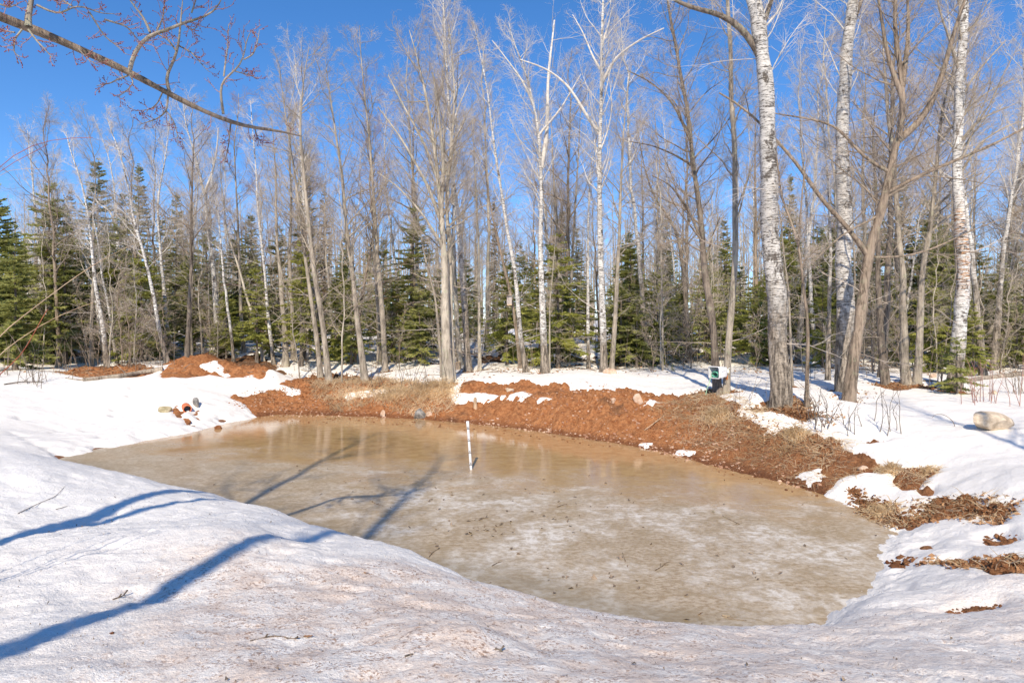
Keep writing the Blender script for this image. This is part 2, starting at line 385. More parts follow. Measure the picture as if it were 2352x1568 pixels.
M['twig_red'] = mat_plain('red_twig_bark', (.25,.12,.10), (.46,.28,.23), 1.3)
M['bud'] = mat_plain('red_buds', (.15,.03,.03), (.27,.065,.06), 30)
M['pebble'] = mat_plain('clay_pebbles', (.34,.17,.10), (.60,.42,.30), 2.5, .85)
M['fir'] = mat_needles('fir_needles', (.29,.31,.095), (.53,.52,.19))
M['fir_dark'] = mat_needles('spruce_needles', (.23,.245,.09), (.42,.41,.16))
M['fir_yellow'] = mat_needles('yellow_fir_needles', (.31,.34,.075), (.55,.53,.16))
M['fir_rusty'] = mat_needles('rusty_needles', (.20,.165,.075), (.35,.28,.14))
M['straw'] = mat_needles('dry_straw', (.60,.44,.25), (.93,.77,.52))
M['leaf'] = mat_plain('dead_leaves', (.20,.085,.035), (.48,.29,.15), 6, .8)
M['stone'] = mat_plain('sandstone', (.38,.295,.205), (.66,.545,.41), 7, .85, .2, .03)
M['stone_grey'] = mat_plain('grey_stone', (.12,.115,.11), (.34,.32,.29), 9, .8, .2, .03)
M['stone_tan'] = mat_plain('tan_stone', (.24,.20,.11), (.48,.41,.27), 8, .8, .2, .02)
M['stone_pink'] = mat_plain('pink_stone', (.44,.30,.20), (.66,.50,.38), 8, .8, .2, .02)
M['log'] = mat_bark('weathered_log', (.16,.12,.09), (.46,.38,.29), .2)
M['wood'] = mat_bark('split_wood', (.30,.20,.12), (.62,.46,.30), 0)
M['board'] = mat_bark('grey_board', (.26,.22,.20), (.44,.39,.36), 0)
M['pvc'] = mat_plain('white_pvc', (.80,.79,.77), (.86,.85,.83), 4, .35, .5)
M['ink'] = mat_plain('black_marker', (.015,.015,.015), (.03,.03,.03), 9, .5)
M['bucket'] = mat_plain('white_plastic', (.66,.66,.68), (.80,.80,.80), 5, .4, .4)
M['green'] = mat_plain('green_plastic', (.05,.26,.17), (.16,.48,.34), 22, .45, .4)
M['cord'] = mat_plain('pale_green_cord', (.30,.50,.33), (.52,.66,.44), 12, .6)
M['cream'] = mat_plain('cream_plastic', (.62,.60,.42), (.76,.72,.55), 6, .5)
M['orange'] = mat_plain('orange_plastic', (.50,.12,.02), (.62,.20,.04), 10, .5)
M['clay_pipe'] = mat_plain('orange_pipe', (.56,.15,.065), (.68,.23,.11), 6, .55, .3)
M['pipe_in'] = mat_plain('pipe_inside', (.10,.03,.015), (.16,.05,.025), 6, .7)
M['cane'] = mat_plain('tan_cane', (.36,.23,.14), (.58,.42,.28), 4, .7)
M['cane_red'] = mat_plain('red_cane', (.26,.07,.035), (.40,.13,.07), 4, .7)

# ------------------------------------------------------------------ camera, sun, sky
cam = bpy.data.objects.new('camera', bpy.data.cameras.new('camera')); link(cam)
cam.location = (0, 0, H); cam.rotation_euler = (math.pi/2, 0, 0)
cam.data.sensor_width = 36; cam.data.lens = F/2352*36; cam.data.shift_y = (734-784)/2352
cam.data.clip_start = .05; cam.data.clip_end = 2000
scene.camera = cam
EL = math.radians(41); ROT = math.radians(180+6.6)
sun = bpy.data.objects.new('sun', bpy.data.lights.new('sun', 'SUN')); link(sun)
sd = Vector((math.sin(ROT)*math.cos(EL), math.cos(ROT)*math.cos(EL), math.sin(EL)))
sun.rotation_euler = sd.to_track_quat('Z', 'Y').to_euler(); sun.location = sd*40
sun.data.energy = 4.05; sun.data.angle = math.radians(.55); sun.data.color = (1., .885, .715)
W = bpy.data.worlds.new('World'); scene.world = W; W.use_nodes = True
wt = W.node_tree; bg = wt.nodes['Background']
sky = wt.nodes.new('ShaderNodeTexSky'); sky.sky_type = 'NISHITA'; sky.sun_disc = False
sky.sun_elevation = EL; sky.sun_rotation = ROT; sky.altitude = 2000; sky.air_density = 1.0; sky.dust_density = 0; sky.ozone_density = 4
hs = wt.nodes.new('ShaderNodeHueSaturation'); hs.inputs['Saturation'].default_value = 1.24
wt.links.new(sky.outputs[0], hs.inputs['Color']); gm = wt.nodes.new('ShaderNodeGamma'); gm.inputs['Gamma'].default_value = .84; wt.links.new(hs.outputs[0], gm.inputs['Color'])
tn = wt.nodes.new('ShaderNodeMix'); tn.data_type = 'RGBA'; tn.blend_type = 'MULTIPLY'; tn.inputs[0].default_value = 1.; tn.inputs[7].default_value = (.97, 1.0, 1.16, 1)
wt.links.new(gm.outputs[0], tn.inputs[6]); wt.links.new(tn.outputs[2], bg.inputs['Color'])
bg.inputs['Strength'].default_value = .15
vs = scene.view_settings; vs.view_transform = 'Standard'; vs.look = 'None'; vs.exposure = .47; vs.gamma = 1.0

# ------------------------------------------------------------------ ground, snow, ice
def axis(segs):
    out = [segs[0][0]]
    for a, b, d0, d1 in segs:
        x = a; d = d0
        while x < b-1e-6:
            u = (x-a)/(b-a); d = d0+(d1-d0)*u; x = min(b, x+d); out.append(x)
    return np.unique(np.round(np.array(out), 4))
gx = axis([(-320,-40,30,4),(-40,-14,1.6,.16),(-14,-6.5,.10,.05),(-6.5,7.5,.034,.034),(7.5,14,.05,.10),(14,40,.16,1.6),(40,320,4,30)])
gy = axis([(-80,-8,12,1.2),(-8,2.3,.8,.05),(2.3,9,.032,.042),(9,21.5,.045,.06),(21.5,40,.08,.35),(40,90,.5,3),(90,330,5,30)])
GX, GY = np.meshgrid(gx, gy)
S0 = surf(GX, GY); SF = snow_field(GX, GY)
ny, nx = GX.shape
idx = np.arange(nx*ny).reshape(ny, nx)
quads = np.stack([idx[:-1,:-1], idx[:-1,1:], idx[1:,1:], idx[1:,:-1]], -1).reshape(-1, 4)
bare = sstep(.10, -.10, SF)
near = (GY < 40) & (np.abs(GX) < 40)
heap = sstep(22.4, 23., GY)*sstep(25.5, 24.6, GY)*sstep(-8, -8.6, GX)
clod = np.where(near, (.15+.05*heap)*fbm(GX*2.4, GY*2.4, 3, 31)+(.15+.07*heap)*np.abs(fbm(GX*5.5, GY*5.5, 3, 33))-.03+.034*fbm(GX*17, GY*17, 2, 37), 0)
above = sstep(-.02, .35, S0)
SOIL = S0-.05*(1-bare)+bare*(clod*(.35+.65*above)+.0)
soft = .035*fbm(GX*1.6, GY*2.0, 3, 41)+.009*fbm(GX*6, GY*8, 3, 43)
soft = np.where(near, soft+.020*np.abs(fbm(GX*13, GY*14, 2, 45))-.020*sstep(.12, .42, fbm(GX*3.6, GY*3.2, 3, 47))*sstep(10, 7, GY)+.012*fbm(GX*24, GY*24, 1, 49)*sstep(9, 7, GY), 0)
shore = sstep(.16, .02, np.abs(S0-.03))
thick = .045*np.clip(SF/.10, -3, 1)+sstep(0, .5, SF)*.03
SNOW = S0+np.where(thick > 0, thick*sstep(-.02, .25, S0), thick)+soft*sstep(-.05, .2, SF)*sstep(-.05, .25, S0+.1)+shore*sstep(0, .1, SF)*np.where(near, .05*fbm(GX*5, GY*5, 3, 51)+.03*fbm(GX*17, GY*17, 2, 53), 0)
# the animal track up the far left snow slope
for (x, y) in ((530,1128),(505,1060),(640,960),(640,945),(642,912),(628,985)):
    pass
trk = [(55,965),(228,1028),(240,1005),(268,958),(270,945),(304,912),(309,894),(440,975),(460,1000),(510,962),(400,1010),(555,985)]
TR = [hit(x, y)[:2] for x, y in trk]
for tx, ty in TR:
    SNOW = SNOW-.17*np.exp(-(((GX-tx)/.11)**2+((GY-ty)/.16)**2))
_p = hit(431, 946)                                       # snow humped over the buried pipe
SNOW = SNOW+.20*np.exp(-(((GX-_p[0]+.24)/.24)**2+((GY-_p[1]-.26)/.20)**2))+.10*np.exp(-(((GX-_p[0]-.1)/.3)**2+((GY-_p[1]-.55)/.25)**2))
for k in range(16):                                     # boot prints near the left tip of the pond
    tx, ty, _ = hit(30+k*8.5, 1000+k*3.6+3*math.sin(k*2.3))
    SNOW = SNOW-.055*np.exp(-(((GX-tx)/.10)**2+((GY-ty)/.14)**2))
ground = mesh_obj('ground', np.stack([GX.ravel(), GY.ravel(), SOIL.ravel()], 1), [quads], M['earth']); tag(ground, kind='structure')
keepv = (SNOW > SOIL-.03).ravel() & (S0 > -.16).ravel()
kq = quads[keepv[quads].any(1)]
used = np.unique(kq); remap = np.full(nx*ny, -1); remap[used] = np.arange(len(used))
snow = mesh_obj('snow', np.stack([GX.ravel(), GY.ravel(), SNOW.ravel()], 1)[used], [remap[kq]], M['snow']); tag(snow, kind='structure')
ix = np.linspace(-12.5, 8, 60); iy = np.linspace(4.2, 20.5, 60); IX, IY = np.meshgrid(ix, iy)
ii = np.arange(3600).reshape(60, 60)
ice = mesh_obj('pond_ice', np.stack([IX.ravel(), IY.ravel(), np.zeros(3600)], 1), [np.stack([ii[:-1,:-1], ii[:-1,1:], ii[1:,1:], ii[1:,:-1]], -1).reshape(-1, 4)], M['ice']); tag(ice, kind='structure')
_SURF = np.maximum(np.where(keepv.reshape(ny, nx), np.maximum(SOIL, SNOW), SOIL), 0)
def gz(X, Y, F_=None):
    """height of the visible surface, read off the finished sheets"""
    X = np.asarray(X, float); Y = np.asarray(Y, float)
    i = np.clip(np.searchsorted(gx, X)-1, 0, nx-2); j = np.clip(np.searchsorted(gy, Y)-1, 0, ny-2)
    u = (X-gx[i])/(gx[i+1]-gx[i]); v = (Y-gy[j])/(gy[j+1]-gy[j]); A = _SURF if F_ is None else F_
    return (A[j, i]*(1-u)+A[j, i+1]*u)*(1-v)+(A[j+1, i]*(1-u)+A[j+1, i+1]*u)*v
def top(X, Y):
    """height of what one would step on"""
    return float(max(surf(np.array([X]), np.array([Y]))[0], 0))
# ------------------------------------------------------------------ trees
def nrm(v): return v/(np.linalg.norm(v, axis=-1, keepdims=True)+1e-12)
def tubes(P, R, k, lobes=None):
    """P (B,N,3), R (B,N) -> vertices, quads of B open tubes with k sides"""
    B, N, _ = P.shape
    T = np.empty_like(P); T[:, 1:-1] = P[:, 2:]-P[:, :-2]; T[:, 0] = P[:, 1]-P[:, 0]; T[:, -1] = P[:, -1]-P[:, -2]
    T = nrm(T); mean = nrm(P[:, -1]-P[:, 0])
    ref = np.where(np.abs(mean[:, 2:3]) < .8, np.array([[0, 0, 1.]]), np.array([[1., .2, 0]]))
    U = ref[:, None, :]-(T*ref[:, None, :]).sum(-1, keepdims=True)*T; U = nrm(U); Vv = np.cross(T, U)
    th = np.arange(k)/k*2*math.pi
    r = R[:, :, None]*np.ones(k)
    if lobes is not None: r = r*lobes(th, np.arange(N))
    ring = P[:, :, None, :]+r[..., None]*(np.cos(th)[None, None, :, None]*U[:, :, None, :]+np.sin(th)[None, None, :, None]*Vv[:, :, None, :])
    i = np.arange(B*N*k).reshape(B, N, k); j = np.roll(i, -1, 2)
    q = np.stack([i[:, :-1], j[:, :-1], j[:, 1:], i[:, 1:]], -1).reshape(-1, 4)
    return ring.reshape(-1, 3), q

def shoots(par, pr, n, t0, t1, ang, L, fall, N, rk, rtip, up, wob, rng, rabs=None, flat=None):
    """n side shoots on every parent polyline"""
    B, Mn, _ = par.shape
    idx = np.repeat(np.arange(B), n)
    u = (np.tile(np.arange(n), B)+rng.random(B*n))/n; t = t0+(t1-t0)*u
    f = np.clip(t*(Mn-1), 0, Mn-1.001); i = f.astype(int); w = (f-i)[:, None]
    s = par[idx, i]*(1-w)+par[idx, i+1]*w; tan = nrm(par[idx, i+1]-par[idx, i])
    rad = pr[idx, i]*(1-w[:, 0])+pr[idx, i+1]*w[:, 0]
    rv = rng.normal(size=s.shape)
    if flat is not None: rv = rv*np.array(flat)
    p = nrm(rv-(rv*tan).sum(-1, keepdims=True)*tan)
    a = np.radians(rng.uniform(*ang, len(idx)))[:, None]
    d = np.cos(a)*tan+np.sin(a)*p
    if np.isscalar(L): L = np.full(B, L)
    ln = L[idx]*rng.uniform(.55, 1.25, len(idx))*(1-fall*t)
    P = np.empty((len(idx), N, 3)); P[:, 0] = s
    for k in range(1, N):
        d = nrm(d+np.array([0, 0, up])+wob*rng.normal(size=d.shape))
        P[:, k] = P[:, k-1]+d*(ln/(N-1))[:, None]
    r0 = np.minimum(rad*.72, rk*ln+rtip)
    R = r0[:, None]+(rtip-r0)[:, None]*(np.linspace(0, 1, N)**.8)[None]
    R = np.maximum(R, rtip*.8)
    return P, R, ln

KIND = {  # trunk material, limb material, twig material
 'birch': ('birch', 'limb_white', 'twig_pale'), 'birch_big': ('birch_big', 'limb_white', 'twig_pale'), 'birch_dark': ('birch_dark', 'limb_white', 'twig_pale'), 'birch_white': ('birch_white', 'limb_white', 'twig_pale'),
 'birch_stained': ('birch_stained', 'limb_grey', 'twig'), 'grey': ('grey', 'limb_grey', 'twig'), 'pale': ('pale', 'limb_grey', 'twig'),
 'brown': ('brown', 'limb_brown', 'twig'), 'dark': ('dark', 'limb_brown', 'twig'), 'redtop': ('grey', 'limb_grey', 'twig_red')}

def smooth_path(P, n):
    P = np.asarray(P, float)
    s = np.r_[0, np.cumsum(np.linalg.norm(np.diff(P, axis=0), axis=1))]
    t = np.linspace(0, s[-1], n)
    Q = np.stack([np.interp(t, s, P[:, k]) for k in range(3)], 1)
    for _ in range(2):
        Q[1:-1] = .25*Q[:-2]+.5*Q[1:-1]+.25*Q[2:]
    return Q

def trunk_mesh(geo, P, r0, r1, rng, k=12, flare=.55, m=0, tip_pow=.8):
    N = len(P); s = np.r_[0, np.cumsum(np.linalg.norm(np.diff(P, axis=0), axis=1))]
    t = s/s[-1]
    R = r0+(r1-r0)*t**tip_pow
    R = R*(1+flare*np.exp(-s/(2.2*r0+.08)))*(1+.05*rng.normal(size=N)*(t > .04))
    ph = rng.uniform(0, 6.3, 3)
    def lob(th, i):
        e = np.exp(-s/(2.4*r0+.06))[i][:, None]
        return 1+.22*flare*e*np.sin(4*th+ph[0])[None]+.05*np.sin(2*th+ph[1]+s[i][:, None]*.7)+.03*np.sin(5*th+ph[2]+s[i][:, None]*2.1)
    V, q = tubes(P[None], R[None], k, lob); geo.add(V, q, m)
    return R

def crown_into(geo, P, R, rng, Ht, start=.35, nl=22, Lk=.27, ang=(32, 62), up=.065, dens=1., fall=.68, wob=.125, top=.985, extra=None, spread=(1,1,1), n2=8, n3=6, n4=2, low=0, buds=None):
    """limbs, branches and twigs grown on a trunk; material 0 limbs, 1 twigs"""
    segs = []
    P1, R1, L1 = shoots(P[None], R[None], nl, start*.92, top, ang, Ht*Lk*1.22, fall, 9, .0095, .004, up, wob, rng, flat=spread)
    segs.append((P1, R1, 5, 0))
    if extra is not None:
        for E, ER in extra:
            e = smooth_path(E, 9)[None]; L = np.array([np.linalg.norm(np.diff(e[0], axis=0), axis=1).sum()])
            P1 = np.concatenate([P1, e]); R1 = np.concatenate([R1, ER[None]]); L1 = np.r_[L1, L]
    if low:
        Pd, Rd, Ld = shoots(P[None], R[None], low, .10, start, (50, 92), Ht*.17, 0, 7, .0045, .0024, .01, .12, rng)
        segs.append((Pd, Rd, 4, 1)); Pe, Re, Le = shoots(Pd, Rd, 7, .15, .97, (30, 65), Ld*.45, .3, 5, .0045, .0019, .02, .13, rng); segs.append((Pe, Re, 3, 1)); Pg, Rg, _ = shoots(Pe, Re, 3, .2, .97, (30, 60), Le*.5, .3, 3, .0042, .0017, 0., .13, rng); segs.append((Pg, Rg, 3, 1))
    P2, R2, L2 = shoots(P1, R1, n2, .12, .97, (28, 62), L1*.50, .5, 6, .0062, .0024, up*.9, wob, rng)
    segs.append((P2, R2, 4, 0))
    # leader shoots make the upper crown
    P3, R3, L3 = shoots(P2, R2, n3, .15, .98, (28, 62), L2*.62, .4, 5, .005, .0019, up*.8, wob*1.1, rng)
    segs.append((P3, R3, 3, 1))
    if n4:
        P4, R4, L4 = shoots(P3, R3, n4, .2, .98, (28, 62), np.maximum(L3*.66, .18), .3, 3, .0042, .0017, up*.6, wob, rng)
        segs.append((P4, R4, 3, 1))
    for p, r, k, m in segs:
        V, q = tubes(p, r, k); geo.add(V, q, m)
    return segs

def bare_tree(name, label, cat, kind, wpx, path, group='bare trees around the pond', seed=None, base=None, **kw):
    """a tree whose trunk follows a line of the photograph, at its own distance"""
    rng = np.random.default_rng(abs(hash((name, path[0]))) % 99991 if seed is None else seed) if False else np.random.default_rng(int(path[0][0]*31+path[0][1]*7) if seed is None else seed)
    b = base if base is not None else hit(*path[0])
    Y = b[1]; yy = kw.pop('depth', None)
    pts = [(0, 0, -.12)]
    wy = np.cumsum(rng.normal(size=len(path))*.10)*kw.pop('sway', 1.)
    for k, (x, y) in enumerate(path):
        X, _, z = ray(x, y, Y)
        pts.append((X-b[0], wy[k]-wy[0] if k else 0, max(z-b[2], 0) if k else 0.0))
    P = smooth_path(pts, kw.pop('n', 34))
    Ht = P[-1, 2]
    r0 = wpx/F*Y/2; r1 = kw.pop('rtop', .012)
    join = kw.pop('join', None)
    if join is None: root = empty(name, b, label, cat, group)
    else:
        root = join; off = np.array(b)-np.array(join.location); P = P+off; b = tuple(join.location)
    g = Geo(); R = trunk_mesh(g, P, r0, r1, rng, kw.pop('k', 12), kw.pop('flare', .5), tip_pow=kw.pop('tp', .85))
    mt, ml, mw = KIND[kind]
    # parts: trunk with named limbs, crown of branches and twigs
    limbs = []
    for lp, lw, *lm in kw.pop('limbs', []):
        q = []
        o = None
        for j, (x, y) in enumerate(lp):
            X, _, z = ray(x, y, Y); q.append(np.array([X-b[0], 0, z-b[2]]))
        # start on the trunk axis, lean towards or away from the viewer along the way
        d = np.linalg.norm(P-q[0], axis=1); q[0] = P[int(np.argmin(np.abs(P[:, 2]-q[0][2])))]
        dy = rng.uniform(-.25, .25)
        y0 = Y-b[1] if join is not None else 0
        for j in range(1, len(q)): q[j] = q[j]+np.array([0, q[0][1]+dy*np.linalg.norm(q[j]-q[0]), 0])
        e = smooth_path(q, 14); ra = lw/F*Y/2
        rr = ra+(max(.006, ra*.3)-ra)*np.linspace(0, 1, 14)**.9
        lg = Geo(); V, f = tubes(e[None], rr[None], 8); lg.add(V, f); lg.build('limb', M[lm[0] if lm else mt if ra > .03 and not mt.startswith('birch') else ml], root)
        limbs.append((e, rr[np.linspace(0, 13, 9).astype(int)]))
    g.build('trunk', M[mt], root)
    if kind.startswith('birch'): kw.setdefault('ang', (24, 52)); kw.setdefault('up', .09)
    kw.setdefault('low', 6 if b[1] > 18 else 4)
    if kw.pop('crown', True):
        c = Geo(); crown_into(c, P, R, rng, Ht, extra=limbs or None, **kw)
        c.build('crown', [M[ml], M[mw]], root)
    return root

def copy_tree(o, loc, rz, sc, label=None, cat=None, group=None):
    c = o.copy(); COL.objects.link(c); c.location = loc; c.rotation_euler = (0, 0, rz); c.scale = sc if hasattr(sc, '__len__') else (sc,)*3
    for k, v in (('label', label), ('category', cat), ('group', group)):
        if v: c[k] = v
    for ch in list(o.children):
        d = ch.copy(); COL.objects.link(d); d.parent = c
        for g in ch.children:
            e = g.copy(); COL.objects.link(e); e.parent = d
    return c

BT = bare_tree
# --- left woods
BT('birch_tree','white birch, tallest stem of the clump rising from the brown grass at the left','birch','birch_white',11,[(246,845),(232,748),(219,650),(209,560),(202,503),(193,440),(181,393),(172,350),(165,310)],nl=16,start=.52,Lk=.16,rtop=.015)
BT('birch_tree','thin white birch leaning left, second stem of the clump in the brown grass','birch','birch_white',8,[(240,835),(219,698),(191,596),(167,510),(150,455),(140,420)],nl=12,start=.55,Lk=.14)
BT('birch_tree','slim grey-white birch, rightmost stem of the clump in the brown grass','birch','birch_white',8,[(270,840),(260,760),(250,698),(236,640),(228,560),(224,500),(221,450)],nl=12,start=.5,Lk=.13)
BT('birch_tree','bent thin white birch pole just left of the birch clump','birch','birch_white',6,[(228,815),(222,752),(208,690),(188,640),(176,610)],nl=8,start=.4,Lk=.12)
BT('birch_tree','birch with a curved trunk leaning left beside the brown spoil heap','birch','birch',11,[(387,835),(372,760),(362,698),(345,596),(321,493),(316,450),(308,390),(300,355),(284,320),(275,285)],nl=18,start=.45,Lk=.17)
BT('birch_tree','straight slender birch just right of the curved one by the spoil heap','birch','birch',10,[(397,830),(388,760),(379,681),(370,600),(362,527),(355,465),(362,410),(372,360),(378,300),(382,255)],nl=20,start=.45,Lk=.20)
BT('birch_tree','stout birch with an orange scar at its foot behind the spoil heap','birch','birch',16,[(505,815),(500,740),(494,664),(486,590),(478,527),(472,459),(463,420),(451,359),(438,315),(425,270),(420,235)],nl=24,start=.45,Lk=.22,limbs=[([(470,445),(490,400),(505,350),(512,300)],7)])
BT('maple_tree','thin grey tree leaning left behind the right half of the spoil heap','tree','pale',8,[(605,828),(591,749),(572,690),(554,630),(535,575),(519,534),(509,459),(500,400),(495,350)],nl=16,start=.45,Lk=.17)
BT('birch_tree','slender straight birch standing at the right end of the spoil heap','birch','birch_white',9,[(629,838),(615,715),(608,640),(601,572),(596,500),(594,460),(591,400),(588,340),(584,280),(580,235)],nl=18,start=.5,Lk=.15)
BT('maple_tree','short-trunked grey tree behind the right end of the spoil heap','tree','grey',14,[(656,840),(652,760),(648,700),(642,620),(636,560),(632,470),(630,400),(626,330),(622,270)],nl=24,start=.4,Lk=.22)
BT('birch_tree','birch half hidden among dark spruces at the far left','birch','birch',11,[(104,800),(98,640),(90,545),(84,470),(77,400),(70,340),(66,300)],nl=20,start=.45,Lk=.24)
BT('birch_tree','thin white birch trunk in front of the big dark firs at the left','birch','birch_white',7,[(186,790),(176,695),(158,610),(147,560),(140,500),(136,455)],nl=8,start=.5,Lk=.12)
BT('birch_tree','white birch with crooked limbs between the two tallest spruces at the left','birch','birch_white',10,[(285,790),(278,640),(272,560),(270,500),(262,420),(250,360),(240,320),(225,285)],nl=20,start=.4,Lk=.2,limbs=[([(270,520),(250,480),(228,470),(212,440)],5),([(272,570),(258,560),(240,545),(230,520)],5)])
BT('maple_tree','slim grey tree rising through the middle of the left woods','tree','redtop',9,[(560,812),(552,700),(548,600),(545,500),(540,400),(540,330),(545,260),(548,215)],nl=24,start=.4,Lk=.22)
# --- centre
BT('maple_tree','slim grey maple beside a stouter one at the left of the leafy bank top','tree','grey',12,[(737,868),(728,800),(721,732),(712,680),(704,630),(695,560),(687,493),(676,400),(660,300),(648,220),(640,150)],nl=26,start=.36,Lk=.24,low=9)
BT('maple_tree','stouter grey maple at the left end of the leafy bank top','tree','grey',16,[(756,876),(745,800),(735,715),(724,640),(714,572),(706,500),(701,459),(694,380),(690,300),(694,220),(700,150),(706,105)],nl=30,start=.36,Lk=.25,low=8)
BT('maple_tree','grey maple leaning left out of the leaf litter on the bank top','tree','grey',16,[(839,876),(830,810),(822,750),(815,690),(808,630),(799,575),(791,527),(785,459),(778,400),(765,320),(752,240),(742,170),(735,120)],nl=30,start=.34,Lk=.24,low=8)
BT('maple_tree','straight dark-footed grey tree behind the leaf litter on the bank top','tree','grey',14,[(885,855),(880,732),(873,660),(866,596),(861,527),(857,459),(849,376),(843,300),(837,256),(826,170),(820,103),(818,44)],nl=28,start=.36,Lk=.2,low=8)
BT('maple_tree','crooked grey tree leaning right, left of the big double grey maple','tree','brown',9,[(813,835),(826,720),(836,660),(848,600),(856,560),(862,500),(858,440),(850,380),(840,300)],nl=18,start=.4,Lk=.2)
t1 = BT('maple_tree','big smooth grey maple with a split trunk above the straw on the bank','tree','pale',24,[(1029,884),(1025,810),(1023,732),(1021,660),(1020,596),(1016,530),(1012,480),(1006,410),(996,325),(984,250),(972,190),(955,120),(940,70)],nl=34,start=.34,Lk=.27,k=14,limbs=[([(1015,520),(985,430),(930,330),(880,265)],9),([(1012,480),(1020,390),(1012,280),(998,180)],10),([(1018,560),(970,490),(915,430),(870,400)],7),([(1006,410),(975,330),(925,240),(890,170)],8)])
BT('maple_tree',None,'tree','pale',14,[(1040,878),(1037,800),(1035,732),(1034,660),(1034,596),(1029,540),(1025,493),(1030,400),(1040,300),(1045,220),(1040,140),(1032,60)],nl=30,start=.36,Lk=.25,join=t1)
BT('maple_tree','thin grey tree leaning left against the big split grey maple','tree','grey',8,[(1016,872),(1008,760),(999,681),(986,630),(975,589),(962,520),(955,470),(960,400)],nl=14,start=.45,Lk=.18)
BT('birch_tree','tall birch with a dark rough-barked foot right of the split grey maple','birch','birch_dark',17,[(1076,856),(1070,760),(1064,664),(1058,590),(1054,527),(1048,459),(1042,425),(1037,393),(1036,308),(1030,230),(1027,171),(1022,80),(1018,10),(1014,-50)],nl=34,start=.42,Lk=.2,limbs=[([(1036,310),(1050,255),(1066,220),(1080,190)],6),([(1036,340),(1060,290),(1072,250)],5)])
BT('maple_tree','slim pale grey pole standing alone right of the dark-footed birch','tree','pale',9,[(1102,852),(1101,760),(1100,664),(1100,561),(1097,500),(1093,430),(1090,350),(1086,280)],nl=18,start=.5,Lk=.16)
BT('birch_tree','thin white birch leaning left with a wavy trunk in the middle of the woods','birch','birch',12,[(1209,855),(1200,800),(1194,767),(1189,690),(1184,630),(1176,585),(1167,544),(1160,500),(1152,440),(1143,393),(1136,340),(1129,290),(1124,240),(1119,205),(1105,137),(1094,85),(1086,45)],nl=24,start=.5,Lk=.13)
BT('maple_tree','dull brown tree close behind the wavy leaning birch','tree','brown',10,[(1196,850),(1186,760),(1178,700),(1160,620),(1145,560),(1132,500),(1120,440),(1112,360),(1100,280)],nl=18,start=.45,Lk=.18)
BT('birch_tree','birch forking into two white trunks in the centre of the woods','birch','birch',18,[(1252,858),(1248,760),(1245,664),(1242,561),(1244,480),(1245,410),(1239,308),(1232,265),(1225,222),(1208,154),(1190,110),(1177,85),(1168,40)],nl=30,start=.46,Lk=.2,limbs=[([(1246,385),(1257,320),(1260,256),(1262,154),(1268,100),(1275,50),(1280,0)],12),([(1258,300),(1290,240),(1318,190),(1340,150)],6),([(1228,240),(1200,180),(1160,130),(1130,95)],6)])
BT('maple_tree','thin yellowish sapling at the foot of the forked white birch','sapling','pale',5,[(1262,855),(1262,770),(1262,698),(1268,640),(1272,590),(1276,540)],nl=12,start=.4,Lk=.14)
BT('maple_tree','cluster-topped grey maple behind the middle of the far bank','tree','grey',15,[(1291,815),(1288,740),(1285,664),(1282,590),(1280,527),(1274,459),(1270,400),(1268,330),(1264,260)],nl=30,start=.38,Lk=.22)
BT('maple_tree','straight grey pole close right of the cluster-topped grey maple','tree','grey',11,[(1302,815),(1308,690),(1315,580),(1319,500),(1321,459),(1326,380),(1330,300),(1332,240)],nl=24,start=.42,Lk=.2)
BT('birch_tree','slim birch pole left of the tall bright white birch','birch','birch',10,[(1352,852),(1351,740),(1351,630),(1351,540),(1352,459),(1356,395),(1366,340),(1374,300)],nl=16,start=.5,Lk=.16)
BT('birch_tree','tall bright white birch with a big limb bending left over the far bank','birch','birch',17,[(1387,858),(1386,780),(1384,698),(1382,630),(1380,561),(1379,459),(1379,400),(1379,342),(1383,273),(1384,171),(1384,85),(1387,10),(1388,-50),(1389,-110)],nl=38,start=.45,Lk=.24,rtop=.03,limbs=[([(1380,305),(1362,278),(1345,253),(1320,210),(1297,181),(1250,150),(1194,133)],9),([(1384,175),(1409,137),(1435,115),(1475,92),(1520,75)],8),([(1384,95),(1400,50),(1412,0)],7),([(1384,170),(1365,120),(1345,60),(1320,10)],6)])
BT('maple_tree','grey tree with a leaning trunk right beside the tall bright white birch','tree','grey',13,[(1404,858),(1410,770),(1416,681),(1418,610),(1421,544),(1425,459),(1428,380),(1432,300),(1440,220),(1450,150)],nl=26,start=.4,Lk=.22)
BT('maple_tree','pencil-thin grey sapling alone on the snow, left of the bucket tree','sapling','grey',5,[(1522,856),(1521,770),(1521,698),(1519,640),(1518,590),(1515,540)],nl=10,start=.5,Lk=.12)
t1 = BT('maple_tree','two-stemmed grey tree with the white bucket tied to its foot','tree','dark',19,[(1650,903),(1647,830),(1643,767),(1638,700),(1633,647),(1625,570),(1618,513),(1611,440),(1606,376),(1601,320),(1595,273),(1587,210),(1578,154),(1572,100),(1566,60),(1555,-10),(1550,-80)],nl=34,start=.36,Lk=.24,rtop=.03,limbs=[([(1622,545),(1585,470),(1545,420),(1500,400)],8),([(1600,310),(1560,220),(1510,170),(1450,140)],8),([(1606,376),(1560,350),(1500,330),(1445,325)],6),([(1625,600),(1650,540),(1672,490)],6)])
BT('maple_tree',None,'tree','grey',16,[(1668,902),(1671,830),(1675,767),(1680,700),(1687,630),(1691,560),(1692,493),(1694,400),(1694,342),(1692,273),(1691,205),(1687,120),(1684,34),(1680,-40),(1678,-120)],nl=24,start=.42,Lk=.2,rtop=.05,join=t1)
